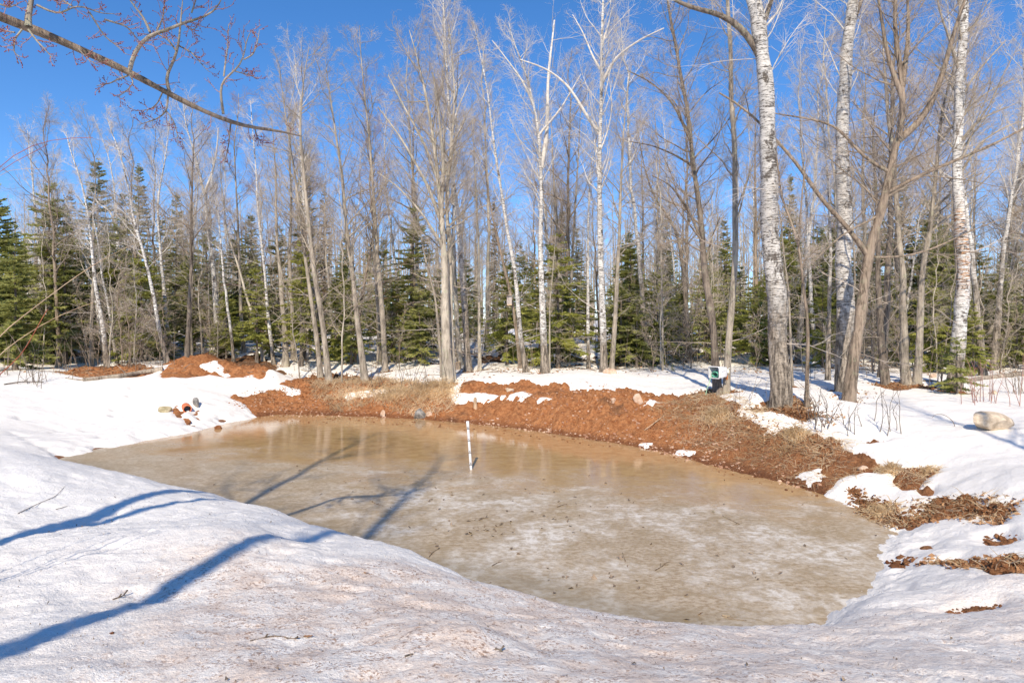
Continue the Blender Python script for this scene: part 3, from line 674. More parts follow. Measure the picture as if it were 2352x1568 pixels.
# --- right foreground
BT('birch_tree','largest white birch, thick trunk beside the thin poles right of the bucket','birch','birch_big',42,[(1794,928),(1790,870),(1788,801),(1785,740),(1782,698),(1777,640),(1772,596),(1764,520),(1758,459),(1754,410),(1750,350),(1745,273),(1738,200),(1728,120),(1715,60),(1702,0),(1690,-70),(1680,-150),(1672,-240),(1668,-330)],nl=22,start=.62,Lk=.24,k=22,flare=.42,rtop=.12,tp=1.3,n=60,limbs=[([(1742,172),(1715,126),(1693,92),(1671,72),(1645,56),(1619,48),(1568,38),(1530,14),(1490,-6)],19,'dark'),([(1729,110),(1738,60),(1748,22),(1760,-10),(1778,-60)],13,'dark'),([(1735,110),(1760,60),(1772,20),(1780,-20)],6)])
BT('maple_tree','thin grey pole standing close right of the largest birch','tree','grey',7,[(1820,893),(1818,790),(1816,664),(1812,600),(1806,540),(1796,480),(1785,440),(1770,380),(1756,320)],nl=16,start=.45,Lk=.16)
BT('maple_tree','thin brown pole with a forked top, between the two big birches','tree','brown',10,[(1853,930),(1850,850),(1848,767),(1843,710),(1838,664),(1829,610),(1821,561),(1806,500),(1790,459),(1785,380),(1780,300)],nl=18,start=.45,Lk=.17,limbs=[([(1821,561),(1823,500),(1825,440),(1830,380)],6)])
BT('birch_tree','second big white birch, with a dark ring on its trunk, behind the leaning brown maple','birch','birch_big',37,[(1944,902),(1942,820),(1941,732),(1942,660),(1943,596),(1948,520),(1948,459),(1945,410),(1946,340),(1947,273),(1950,220),(1952,171),(1956,110),(1960,60),(1964,0),(1968,-70),(1972,-150),(1975,-250)],nl=22,start=.6,Lk=.22,k=20,flare=.35,rtop=.10,tp=1.3,n=54,limbs=[([(1962,60),(1975,20),(1988,-20),(2000,-80)],14,'dark'),([(1951,180),(1990,130),(2040,95)],5)])
BT('maple_tree','leaning brown maple with a low forked limb reaching left across the birches','tree','brown',29,[(1949,920),(1954,860),(1961,801),(1973,730),(1985,664),(1994,610),(2003,561),(2010,510),(2017,459),(2021,444),(2030,400),(2040,359),(2050,310),(2057,273),(2058,205),(2056,150),(2050,60),(2046,-20),(2044,-110)],nl=34,start=.45,Lk=.26,k=16,flare=.25,rtop=.03,n=44,low=4,limbs=[([(2008,579),(1985,562),(1964,544),(1948,525),(1937,499),(1893,472),(1872,440),(1859,410),(1830,375),(1807,349),(1759,297),(1700,240),(1650,215)],13),([(2058,342),(2090,300),(2115,263),(2149,188),(2170,103),(2192,40),(2215,-30)],17),([(2003,410),(1980,370),(1958,342),(1923,290),(1859,270),(1810,262),(1773,253)],9),([(2012,450),(2080,415),(2149,386),(2252,342),(2352,284),(2420,250)],9),([(2057,205),(2072,150),(2085,90),(2092,20),(2096,-60)],13),([(2057,240),(2035,160),(2025,100),(2018,20),(2010,-50)],12),([(2000,600),(2080,590),(2150,570),(2230,530),(2310,500)],6),([(1937,500),(1930,540),(1890,580),(1845,625)],5)])
t1 = BT('maple_tree','grey maple with twin trunks on a pad of needles, right of the leaning maple','tree','grey',21,[(2084,886),(2083,820),(2081,767),(2078,700),(2074,630),(2069,560),(2064,493),(2060,420),(2055,340),(2050,260),(2048,180),(2050,100),(2052,20)],nl=30,start=.42,Lk=.22,k=14,n=40)
BT('maple_tree',None,'tree','grey',18,[(2105,888),(2108,810),(2111,732),(2115,660),(2118,596),(2124,540),(2130,493),(2140,420),(2150,340),(2160,260),(2180,180),(2200,120),(2220,60)],nl=30,start=.4,Lk=.24,k=14,join=t1,limbs=[([(2122,550),(2155,510),(2200,480),(2260,450)],6),([(2128,500),(2190,430),(2260,390)],6),([(2150,340),(2200,270),(2260,215),(2330,180)],7)])
BT('birch_tree','birch with orange lichen on its trunk, rightmost of the big birches','birch','birch_stained',29,[(2188,903),(2192,840),(2197,767),(2198,680),(2199,596),(2199,520),(2199,459),(2201,400),(2204,308),(2202,240),(2200,171),(2206,100),(2214,34),(2220,-40),(2226,-130),(2230,-220)],nl=30,start=.5,Lk=.24,k=18,flare=.35,rtop=.07,tp=1.2,n=44,limbs=[([(2204,300),(2230,200),(2290,130),(2352,70)],8),([(2204,330),(2260,270),(2352,230)],6),([(2200,180),(2170,100),(2140,40),(2120,-30)],7),([(2201,400),(2250,330),(2310,290),(2400,260)],7)])
BT('maple_tree','dark grey trunk standing in shade just left of the grey twin maple','tree','dark',19,[(2035,886),(2032,780),(2028,698),(2026,620),(2024,560),(2020,480),(2016,400),(2012,320),(2008,240)],nl=24,start=.42,Lk=.2)
BT('birch_tree','dark-footed birch pole standing close left of the second big white birch','birch','birch_dark',12,[(1901,878),(1899,780),(1896,664),(1893,596),(1890,520),(1886,440),(1882,350),(1878,260)],nl=20,start=.45,Lk=.18)
BT('maple_tree','leaning pale trunk at the right edge, beyond the long fallen log','tree','pale',20,[(2272,830),(2284,760),(2296,698),(2305,620),(2313,561),(2327,459),(2340,400),(2352,340),(2366,260),(2380,180)],nl=28,start=.4,Lk=.24)
BT('maple_tree','darker leaning trunk at the right edge behind the pale one','tree','grey',11,[(2306,838),(2316,750),(2327,664),(2340,600),(2352,544),(2368,470),(2380,400)],nl=18,start=.45,Lk=.2)
BT('birch_tree','leaning white-barked trunk between the two leaning trunks at the right edge','birch','birch',12,[(2290,826),(2304,740),(2316,660),(2328,580),(2340,500),(2352,440),(2366,360)],nl=18,start=.45,Lk=.2)
BT('maple_tree','thin pale sapling leaning right between the lichen birch and the right edge','sapling','pale',5,[(2217,805),(2240,740),(2258,700),(2270,655),(2282,600)],nl=10,start=.4,Lk=.12)
BT('maple_tree','grey tree with a long bent crown behind the pair with the bucket','tree','dark',14,[(1585,838),(1580,760),(1576,690),(1572,630),(1566,590),(1560,540),(1540,500),(1510,460),(1485,400),(1470,340),(1460,280)],nl=24,start=.4,Lk=.24)
BT('maple_tree','brown-barked tree between the bucket tree and the largest birch','tree','brown',13,[(1745,812),(1742,720),(1737,640),(1738,560),(1736,480),(1734,420),(1736,330),(1738,240)],nl=24,start=.45,Lk=.2)
# ------------------------------------------------------------------ prototypes, copied through the woods
HIDE = (0, -400, -60)
def proto_bare(name, kind, Ht, r0, seed, **kw):
    rng = np.random.default_rng(seed)
    root = empty(name, (0, 0, 0)); n = 26
    z = np.linspace(-.15, Ht, n); lean = rng.normal(size=2)*.035
    sw = np.cumsum(rng.normal(size=(n, 2))*.035, 0)
    P = np.stack([lean[0]*z+sw[:, 0]*z/Ht*2, lean[1]*z+sw[:, 1]*z/Ht*2, z], 1); P[0, :2] = 0
    g = Geo(); R = trunk_mesh(g, P, r0, .01, rng, 9, .45)
    mt, ml, mw = KIND[kind]; g.build('trunk', M[mt], root)
    c = Geo(); crown_into(c, P, R, rng, Ht, **kw); c.build('crown', [M[ml], M[mw]], root)
    return root

def needles(V0, D, W, Nn, rng, droop=.12):
    """flat sprays: two crossing slim blades for each, (n,3) base, (n,3) vector, width, up normal"""
    n = len(V0); side = nrm(np.cross(D, Nn)); ln = np.linalg.norm(D, axis=1, keepdims=True)
    tip = V0+D+np.array([0, 0, -1])*ln*droop
    mid = V0+D*.45
    a = mid+side*W; b = mid-side*W
    V = np.stack([V0, a, tip, b], 1).reshape(-1, 3)
    q = np.arange(n*4).reshape(n, 4)
    return V, q

def proto_fir(name, Ht, spread, seed, mat, dens=1., start=.06, ragged=.3, dead=0):
    rng = np.random.default_rng(seed); root = empty(name, (0, 0, 0))
    z = np.linspace(-.1, Ht, 14); P = np.stack([.02*np.sin(z*1.3)*z/3, .02*np.cos(z*1.7+seed)*z/3, z], 1)
    g = Geo(); trunk_mesh(g, P, .012*Ht+.02, .006, rng, 8, .3); g.build('trunk', M['dark'], root)
    nb = int(Ht*19*dens)
    t = start+(1-start)*np.sort(rng.random(nb))**.92
    t = (np.floor(t*Ht*3.2)+.8*rng.random(nb))/(Ht*3.2)
    t = np.clip(t, start, .995)
    az = rng.uniform(0, 2*math.pi, nb); ln = spread*(1-t)**.82*(1-ragged*rng.random(nb))+.10
    ln *= np.where(t < start+.1, .75, 1)
    el = np.radians(-12+55*t**2.2)+rng.normal(size=nb)*.10
    N = 7; s = np.linspace(0, 1, N)
    d = np.stack([np.cos(az), np.sin(az)], 1)
    B = np.empty((nb, N, 3)); cz = np.interp(t*Ht, z, z)
    rr = ln[:, None]*s[None]
    B[:, :, 0] = d[:, :1]*rr; B[:, :, 1] = d[:, 1:]*rr
    B[:, :, 2] = cz[:, None]+np.sin(el)[:, None]*rr-.16*ln[:, None]*s[None]**2+.10*ln[:, None]*s[None]**4
    gg = Geo()
    V, q = tubes(B, np.maximum(.004, .010*ln[:, None]*(1-s[None]))+0*B[..., 0], 3); gg.add(V, q, 1)
    # sprays along every branch, in its flat fan
    per = np.maximum(8, (ln*80*dens).astype(int)); idx = np.repeat(np.arange(nb), per); n = len(idx)
    u = rng.random(n)**.75; f = u*(N-1)*.999; i = f.astype(int); w = (f-i)[:, None]
    V0 = B[idx, i]*(1-w)+B[idx, i+1]*w; tan = nrm(B[idx, i+1]-B[idx, i])
    sd = np.where(rng.random(n) < .5, 1., -1.)[:, None]
    side = nrm(np.cross(tan, np.array([0, 0, 1.])))*sd
    a = np.radians(rng.uniform(25, 65, n))[:, None]
    D = np.cos(a)*tan+np.sin(a)*side+np.array([0, 0, 1.])*rng.normal(size=(n, 1))*.16
    L = (.10+.27*ln[idx]*(1-u*.75)*.62)*rng.uniform(.6, 1.25, n)
    D = nrm(D)*L[:, None]
    nn = nrm(np.array([[0, -.0, 1.]])+.8*rng.normal(size=(n, 3)))
    V, q = needles(V0, D, (.018+.075*L)[:, None], nn, rng); gg.add(V, q, 0)
    # finer side needles hanging off the sprays
    k2 = 2; j = np.repeat(np.arange(n), k2); uu = rng.uniform(.2, .9, len(j))[:, None]
    V1 = V0[j]+D[j]*uu; s2 = nrm(np.cross(D[j], nn[j]))*np.where(rng.random(len(j)) < .5, 1, -1)[:, None]
    D1 = nrm(nrm(D[j])*.8+s2*rng.uniform(.5, 1., (len(j), 1))+rng.normal(size=(len(j), 3))*.2)*(L[j]*.5)[:, None]
    V, q = needles(V1, D1, (.014+.05*L[j])[:, None], nrm(nn[j]+.4*rng.normal(size=nn[j].shape)), rng); gg.add(V, q, 0)
    gg.build('crown', [M[mat], M['limb_brown']], root, smooth=False)
    return root

PB = [proto_bare('maple_tree', k, h, r, 100+i, start=st, nl=nl+3, Lk=lk*1.1, n4=2, low=lo) for i, (k, h, r, st, nl, lk, lo) in enumerate([
    ('grey',13,.13,.38,24,.22,4), ('brown',12,.11,.34,24,.24,6), ('pale',14,.12,.42,24,.19,3), ('dark',12.5,.12,.36,26,.23,6), ('redtop',11.5,.10,.34,26,.22,5), ('grey',10,.07,.4,20,.18,6)])]
PW = [proto_bare('birch_tree', k, h, r, 140+i, start=st, nl=nl, Lk=lk, n4=2, ang=(24,52), up=.09) for i, (k, h, r, st, nl, lk) in enumerate([
    ('birch',14,.11,.5,22,.17), ('birch_white',12,.07,.5,20,.15), ('birch_dark',13,.12,.45,24,.19), ('birch',11,.08,.5,18,.16)])]
PS = [proto_bare('sapling', k, h, r, 170+i, start=st, nl=nl, Lk=lk, ang=an, n2=7, n3=5, n4=0, up=u_, wob=.12) for i, (k, h, r, st, nl, lk, an, u_) in enumerate([
    ('grey',4.5,.024,.15,18,.24,(50,80),.03), ('brown',3.6,.02,.1,20,.28,(50,85),.02), ('pale',7,.032,.2,22,.2,(40,75),.05), ('brown',2.4,.014,.05,16,.4,(35,75),.05)])]
PF = [proto_fir('balsam_fir', 7.5, 1.75, 1, 'fir', 1.0), proto_fir('spruce_tree', 10.5, 1.7, 2, 'fir_dark', 1.0, .1), proto_fir('balsam_fir', 5.2, 1.5, 3, 'fir_yellow', .9),
      proto_fir('balsam_fir', 3.6, 1.25, 4, 'fir', .9), proto_fir('spruce_tree', 12, 1.55, 5, 'fir_rusty', .9, .12, .45), proto_fir('balsam_fir', 6.5, 1.9, 6, 'fir_yellow', .8, .16, .5), proto_fir('balsam_fir', 2.2, .85, 8, 'fir', .9)]
PROTO_USED = set()
def plant(o, x, yb, sc=1., label=None, cat=None, group=None, Y=None, rz=None, ytop=None, sx=1.):
    """stand a copy where the photograph shows its foot (x, yb); ytop gives the height of its tip"""
    if Y is None: b = hit(x, yb)
    else: X = (x-CX)/F*Y; b = (X, Y, top(X, Y))
    if ytop is not None:
        h = o['h']; sc = ((H-(ytop-HY)/F*b[1])-b[2])/h
    rz = RNG.uniform(0, 6.28) if rz is None else rz
    if o.name not in PROTO_USED:
        PROTO_USED.add(o.name); o.location = b; o.rotation_euler = (0, 0, rz); o.scale = (sc*sx, sc*sx, sc)
        tag(o, label, cat, group); return o
    return copy_tree(o, b, rz, (sc*sx, sc*sx, sc), label, cat, group)
for o, h in zip(PB+PW+PS+PF, [13,12,14,12.5,11.5,10, 14,12,13,11, 4.5,3.6,7,2.4, 7.5,10.5,5.2,3.6,12,6.5,2.2]): o['h'] = h

FIRS = [  # prototype, foot x, distance, tip y, width factor, label
 (0,35,23.5,548,1.25,'broad dark green fir at the left edge of the picture'), (0,150,27,520,1.2,'bushy green fir second from the left edge, in front of the tall spruces'),
 (1,225,38,366,1.25,'tallest spruce of the left woods, with a rusty spire'), (1,318,37,376,.9,'narrow dark spruce with a thin spire right of the tallest one'), (1,405,38,442,.95,'dark pointed spruce left of the stout birch'),
 (1,285,40,440,1.2,'broad dark spruce between the two tall spires at the left'), (4,160,40,440,1.3,'rusty brown spruce behind the bushy firs at the left'), (4,105,44,470,1.3,'rusty spruce behind the birch at the far left'),
 (4,15,42,505,1.2,'rusty spruce spire at the very left edge'), (2,300,27,640,1.,'bright green fir behind the birch clump'), (0,355,29,610,1.,'green fir between the birch clump and the curved birch'),
 (0,440,31,560,1.,'green fir left of the stout birch, under the pointed spruce'), (0,545,32,530,1.1,'green fir just right of the stout birch'), (1,575,40,490,1.2,'dark spruce behind the leaning grey tree at the spoil heap'),
 (0,640,33,520,1.,'green fir behind the short-trunked grey tree'), (1,700,41,345,.75,'tall narrow spruce spire behind the paired grey maples'), (4,745,42,430,.9,'rusty spruce right of the tall narrow spire behind the grey maples'),
 (2,790,32,610,1.1,'olive fir behind the maple leaning left from the leaf litter'), (0,870,36,600,1.1,'green fir behind the straight dark-footed tree'), (2,955,34,610,1.,'yellowish fir left of the split grey maple'),
 (2,1070,35,600,1.,'yellow-green fir behind the dark-footed birch'), (4,1135,42,440,.55,'narrow rusty spruce left of the wavy leaning birch'), (0,1195,37,560,.9,'green fir behind the wavy leaning birch'),
 (1,1290,39,480,1.,'dark ragged spruce behind the cluster-topped maple'), (1,1325,40,520,1.,'dark spruce beside the straight grey pole'), (2,1345,33,640,1.1,'light green fir behind the slim birch pole'),
 (0,1440,33,600,1.,'broad fir right of the tall bright white birch'), (2,1465,30,640,1.05,'brightest yellow-green fir, right of the leaning grey tree'), (1,1532,40,500,.9,'pointed green spruce behind the pencil-thin sapling'),
 (0,1560,31,630,1.2,'wide green fir left of the bucket tree'), (2,1620,31,600,1.,'yellow-green fir behind the bucket tree'), (0,1700,33,610,1.2,'green fir right of the bucket tree'), (1,1815,36,400,.7,'tall thin spruce between the two big birches'),
 (1,1925,34,395,.75,'tall dark spruce behind the second big birch'), (0,1870,30,600,1.1,'green fir between the two big birches, low in the shade'), (0,1975,31,560,1.,'green fir behind the leaning brown maple'),
 (1,2075,33,400,.9,'dark spruce behind the grey twin maple'), (0,2150,29,540,1.1,'green fir between the grey twin maple and the lichen birch'), (2,2060,27,650,1.,'small light fir at the foot of the grey twin maple'),
 (0,2250,33,560,1.2,'green fir right of the lichen birch'), (0,2330,36,540,1.2,'green fir at the right edge of the picture'), (2,2235,22,700,1.,'light green fir beside the lichen birch foot'), (5,1760,29,620,1.,'sparse yellow fir behind the largest birch'),
 (5,1010,31,620,1.,'sparse olive fir behind the split grey maple'),(5,700,29,600,1.1,'sparse olive fir behind the paired grey maples'),(5,1240,32,600,1.,'sparse olive fir behind the forked white birch'),(5,590,27,600,1.,'sparse olive fir behind the spoil heap'),
 (2,1160,29,625,1.,'light fir behind the foot of the wavy leaning birch'),(0,1300,28,640,1.,'light green fir in front of the cluster-topped maple'),(2,1510,27.5,610,1.2,'wide light fir behind the pencil-thin sapling'),(2,1730,26,640,1.1,'light fir between the bucket tree and the largest birch'),(2,1890,25,650,1.1,'light fir left of the second big birch'),(2,2140,24,620,1.,'light fir filling the gap right of the grey twin maple'),(0,2300,26,600,1.,'light fir near the right edge'),(2,900,28,640,1.1,'light fir between the grey trees on the bank top'),(2,770,28,640,1.,'light fir left of the maple leaning from the leaf litter'),(2,520,28,660,1.,'light fir at the foot of the stout birch'),(3,1400,27,740,1.,'small bright fir between the white birch and the leaning grey tree'),(3,1505,27,735,1.1,'small dark fir behind the pencil-thin sapling')]
for k, x, Y, yt, sx, lab in FIRS:
    plant(PF[k], x, 0, 1, lab, 'fir' if k not in (1, 4) else 'spruce', 'evergreens in the woods', Y=Y, ytop=yt, sx=sx*(1.0 if k in (1, 4) else 1.12))
plant(PF[6], 2198, 0, 1, 'little fir hugging the foot of the lichen birch', 'fir', 'evergreens in the woods', Y=16.4, ytop=775, sx=1.15)
plant(PF[6], 1545, 0, 1, 'tiny fir seedling on the snow right of the pencil-thin sapling', 'fir', 'evergreens in the woods', Y=24, ytop=835, sx=1.)

def zone(x):
    return ('behind the spoil heap at the left' if x < 640 else 'behind the leafy bank in the middle' if x < 1080 else 'behind the bare red bank' if x < 1560 else 'behind the big birches at the right')
def clear_of(X, Y, taken, d):
    return all((X-a)**2+(Y-b)**2 > d*d for a, b in taken)
taken = []
r = np.random.default_rng(21)
nb = 0
while nb < 200:                                       # the bare woods behind
    Y = 26+48*r.random()**1.25; X = r.uniform(-1.0, 1.0)*Y*1.06
    if nb > 185: Y = r.uniform(20.5, 32); X = r.uniform(.2, .92)*Y
    if not clear_of(X, Y, taken, .55): continue
    taken.append((X, Y)); x = CX+X/Y*F
    w = r.random() < .30
    o = PW[r.integers(4)] if w else PB[r.integers(6)]
    sc = r.uniform(.8, 1.12)*(1.05 if x > 1450 else 1. if x > 620 else .84)
    d = 'deep in the woods ' if Y > 45 else 'in the woods '
    lab = ('slender white birch ' if w else {'grey':'bare grey tree ', 'brown':'bare brown tree ', 'pale':'bare pale grey tree ', 'dark':'bare dark tree ', 'redtop':'bare tree with reddish twigs '}[['grey','brown','pale','dark','redtop','grey'][PB.index(o)]])+d+zone(x)
    plant(o, x, 0, sc, lab, 'birch' if w else 'tree', 'white birches of the background woods' if w else 'bare trees of the background woods', Y=Y); nb += 1
nb = 0
while nb < 190:                                        # evergreens filling the understorey
    Y = 26.5+44*r.random()**1.25 if nb < 150 else r.uniform(25.5, 33); X = r.uniform(-1.05, 1.05)*Y
    if not clear_of(X, Y, taken, .7): continue
    taken.append((X, Y)); x = CX+X/Y*F
    k = int(r.choice([0, 2, 3, 3, 5, 1 if Y > 48 else 3])); s = r.uniform(.7, 1.05)
    lab = {0:'green fir', 2:'yellow-green fir', 3:'small green fir', 5:'sparse olive fir', 1:'dark spruce'}[k]+' crowded in the understorey '+zone(x)
    plant(PF[k], x, 0, s, lab, 'spruce' if k == 1 else 'fir', lab+' group', Y=Y, sx=r.uniform(1.0, 1.4)); nb += 1
nb = 0
while nb < 180:                                        # brushy saplings
    Y = 22.5+20*r.random()**1.3; X = r.uniform(-.9, .9)*Y
    x = CX+X/Y*F
    if Y < 25 and (380 < x < 680 or 1050 < x < 1500): continue
    if not clear_of(X, Y, taken, .3): continue
    taken.append((X, Y)); k = r.integers(4)
    lab = ['thin grey brushy sapling', 'low brown brushy sapling', 'pale whippy sapling', 'low bare shrub'][k]+' '+zone(x)
    plant(PS[k], x, 0, r.uniform(.7, 1.25), lab, 'sapling' if k < 3 else 'shrub', lab+' group', Y=Y); nb += 1
# far wood closing the view: one mass nobody could count
g = Geo(); rr = np.random.default_rng(77)
nf = 1200; Yf = rr.uniform(60, 118, nf); Xf = rr.uniform(-1.35, 1.35, nf)*Yf; zf = surf(Xf, Yf); hf = rr.uniform(9, 14, nf)
zz = np.linspace(-.2, 1, 6)
Pf = np.stack([Xf[:, None]+rr.normal(size=(nf, 1))*.5*np.clip(zz, 0, 1)[None], Yf[:, None]+0*zz[None], zf[:, None]+hf[:, None]*zz[None]], -1)
Rf = .15*(1-.9*np.clip(zz, 0, 1))[None]*np.ones((nf, 1)); V, q = tubes(Pf, Rf, 4); g.add(V, q, 0)
P1, R1, L1 = shoots(Pf, Rf, 9, .35, .98, (28, 55), hf*.27, .6, 5, .009, .016, .1, .12, rr); V, q = tubes(P1, R1, 3); g.add(V, q, 0)
P2, R2, L2 = shoots(P1, R1, 6, .2, .98, (25, 55), L1*.55, .4, 4, .008, .014, .1, .14, rr); V, q = tubes(P2, R2, 3); g.add(V, q, 1)
o = g.build('far_woods', [M['grey'], M['twig']]); tag(o, 'distant bare woods closing the view behind all the other trees', 'woods', kind='stuff')
# ------------------------------------------------------------------ things on the ground
import bmesh
def hitg(x, y):
    Y = np.geomspace(2.2, 140, 4000); X = (x-CX)/F*Y; zr = H-(y-HY)/F*Y
    d = zr-gz(X, Y); k = int(np.argmax(d < 0)) if (d < 0).any() else len(Y)-1
    return np.array([X[k], Y[k], float(gz(X[k], Y[k]))])
def rock(name, label, x, y, w, h, mat, seed, depth=.75, bury=.3, rz=0., tilt=0., group=None, cat='rock', facets=7, sub=4):
    """faceted stone about w x h photograph pixels, its foot at (x, y)"""
    r = np.random.default_rng(seed); b = hitg(x, y); k = b[1]/F
    bm = bmesh.new(); bmesh.ops.create_icosphere(bm, subdivisions=sub, radius=1)
    V = np.array([v.co[:] for v in bm.verts]); Fc = np.array([[v.index for v in f.verts] for f in bm.faces]); bm.free()
    for _ in range(facets):
        n = nrm(r.normal(size=3)); c = r.uniform(.52, .85); d = V @ n
        V = V-np.clip(d-c, 0, None)[:, None]*n*.97
    V *= 1+.06*fbm(V[:, 0]*2+V[:, 2], V[:, 1]*2+V[:, 2]*1.3, 3, seed)[:, None]+.02*fbm(V[:, 0]*9+V[:, 2]*4, V[:, 1]*9, 2, seed+3)[:, None]
    hh = h*k/(2-2*bury) if h else 0
    V = V*np.array([w*k/2, w*k/2*depth, h*k/(2-bury*2)])
    ct, st = math.cos(tilt), math.sin(tilt); V = np.stack([V[:, 0]*ct-V[:, 2]*st, V[:, 1], V[:, 0]*st+V[:, 2]*ct], 1)
    V[:, 2] += h*k*(1-2*bury)/(2-2*bury)
    o = mesh_obj(name, V, [Fc], M[mat], None, None, False); o.location = b+np.array([0, w*k/2*depth*.6, -.01]); o.rotation_euler = (0, 0, rz)
    return tag(o, label, cat, group)
rock('boulder', 'large tan boulder lying on the snow at the right', 2289, 990, 116, 43, 'stone', 5, .62, .22, .12, -.10, facets=11, sub=5)
rock('rock', 'flat tan rock poking out of the snow left of the orange pipe', 377, 947, 32, 17, 'stone_tan', 11, .5, .3, .3, -.2)
rock('rock', 'dark grey slab leaning in the snow just behind the orange pipe', 449, 934, 20, 24, 'stone_grey', 14, .5, .2, -.5, .35)
rock('rock', 'round pinkish stone near the top of the bare red bank', 1467, 927, 27, 24, 'stone_pink', 17, .8, .25)
rock('rock', 'pale pink stone at the foot of the leaning grey tree beyond the red bank', 1402, 858, 32, 14, 'stone_pink', 19, .7, .35)
rock('rock', 'small pale stone standing in the water edge below the straw', 879, 958, 13, 17, 'stone_pink', 23, .7, .25)
rock('rock', 'fist-sized tan stone half way up the bare red bank, right of the stake', 1170, 898, 22, 9, 'stone', 29, .7, .35)
rock('rock', 'dark round lump of earth at the water edge below the straw', 965, 962, 34, 26, 'stone_grey', 31, .7, .3, cat='lump')
rock('rock', 'small orange stone on the red bank right of the straw', 985, 955, 16, 11, 'stone_pink', 37, .7, .3)
rock('rock', 'small pale stone just under the round pinkish one', 1410, 925, 12, 12, 'stone_pink', 41, .8, .3)
rock('rock', 'brown stone on the snow between the lichen birch and the long log', 2285, 905, 14, 10, 'stone', 43, .8, .3)
rock('rock', 'pink stone in the woods behind the grey twin maple', 2148, 868, 20, 12, 'stone_pink', 47, .8, .3)
rock('rock', 'flat stone at the snow edge above the right end of the bank', 1985, 1078, 24, 9, 'stone_pink', 53, .7, .35)
rock('earth_clod', 'reddish clod lying alone on the near snow at the left', 255, 1455, 13, 8, 'earth', 59, .8, .3, cat='clod')
rock('earth_clod', 'brown clod in the snow on the slope below the orange pipe', 430, 972, 14, 11, 'earth', 61, .8, .3, cat='clod')
rock('earth_clod', 'brown clod at the edge of the ice on the left shore', 500, 985, 22, 9, 'earth', 67, .7, .3, cat='clod')

def line3(pts, lift=0., n=None):
    P = np.array([hitg(x, y) for x, y in pts]); P[:, 2] += lift
    return P
def log(name, label, pts, wpx, mat, lift=.4, taper=.6, stubs=0, seed=1, cat='log', group=None):
    r = np.random.default_rng(seed); P = line3(pts); k = P[:, 1].mean()/F; ra = wpx*k/2; P[:, 2] += ra*lift
    e = smooth_path(P, 20); b = e[0].copy(); e = e-b
    rr = ra*(1+(taper-1)*np.linspace(0, 1, 20))*(1+.06*r.normal(size=20))
    g = Geo(); V, f = tubes(e[None], rr[None], 10); g.add(V, f)
    for end in (0, -1):
        c = e[end]; ring = np.arange(10)+(0 if end == 0 else 190)
        g.add(np.concatenate([V[ring], [c]]), [[i, (i+1) % 10, 10] for i in range(10)])
    if stubs:
        P1, R1, _ = shoots(e[None], rr[None], stubs, .15, .95, (35, 80), ra*9, .2, 5, .02, .006, .02, .15, r); V, f = tubes(P1, R1, 5); g.add(V, f)
    o = g.build(name, M[mat]); o.location = b; return tag(o, label, cat, group)
log('fallen_log', 'long weathered log lying at the foot of the spoil heap on the left', [(374,850),(318,860),(288,866),(231,871),(190,875)], 12, 'log', .5, .7, 3, 1)
log('fallen_branch', 'forked grey branch at the left end of the weathered log', [(232,868),(200,874),(170,872),(150,869)], 4, 'log', .5, .4, 4, 2, 'branch')
log('fallen_log', 'long bare log on the snow at the right edge of the picture', [(2350,862),(2306,867),(2260,871),(2228,877)], 14, 'log', .5, .6, 2, 3)
log('fallen_log', 'dark log lying on the snow in the woods beyond the red bank', [(1300,822),(1335,829),(1368,834)], 9, 'dark', .5, .7, 3, 4)
log('fallen_log', 'short dark log next to the foot of the slim birch pole', [(1372,838),(1395,842),(1420,848)], 7, 'dark', .5, .7, 2, 6)
log('fallen_branch', 'long stick lying on the leaf litter at the bank top', [(1030,880),(985,890),(940,896),(905,902)], 3, 'brown', .6, .5, 3, 7, 'branch')
log('fallen_branch', 'stick on the leaf litter left of the leaning grey maple', [(830,868),(780,876),(740,882)], 3, 'brown', .6, .5, 2, 8, 'branch')
log('fallen_branch', 'thin pole resting on the straw of the right bank', [(1560,935),(1520,960),(1480,990)], 3, 'wood', .8, .5, 2, 9, 'branch')
log('fallen_branch', 'bent branch lying between the twin maple and the lichen birch', [(2120,876),(2150,876),(2180,888)], 4, 'dark', .8, .5, 3, 10, 'branch')
log('fallen_branch', 'thin dark stick stuck in the near snow at the left edge', [(42,1181),(85,1160),(128,1142),(150,1118)], 1.6, 'dark', 3., .5, 2, 11, 'stick')
log('fallen_branch', 'short dark stick beside the stuck one at the left edge', [(128,1170),(142,1167),(155,1163)], 1.4, 'dark', 1.5, .6, 0, 12, 'stick')
log('fallen_twig', 'forked mossy twig on the near snow below the long shadow', [(259,1377),(272,1373),(286,1367)], 3, 'brown', .8, .6, 3, 13, 'twig')
log('fallen_twig', 'thin crooked twig with a dead leaf on the dirty snow in front', [(575,1472),(605,1465),(628,1460),(655,1464),(674,1468),(700,1462)], 3, 'brown', .8, .5, 4, 14, 'twig')
log('bark_chip', 'dark bark chip on the near snow at the bottom of the picture', [(930,1508),(940,1505),(948,1503)], 5, 'dark', .5, .6, 0, 15, 'bark')
log('bark_chip', 'small bark chip on the snow hump at the bottom, right of the other one', [(1138,1489),(1146,1492),(1154,1496)], 4, 'dark', .5, .6, 1, 16, 'bark')
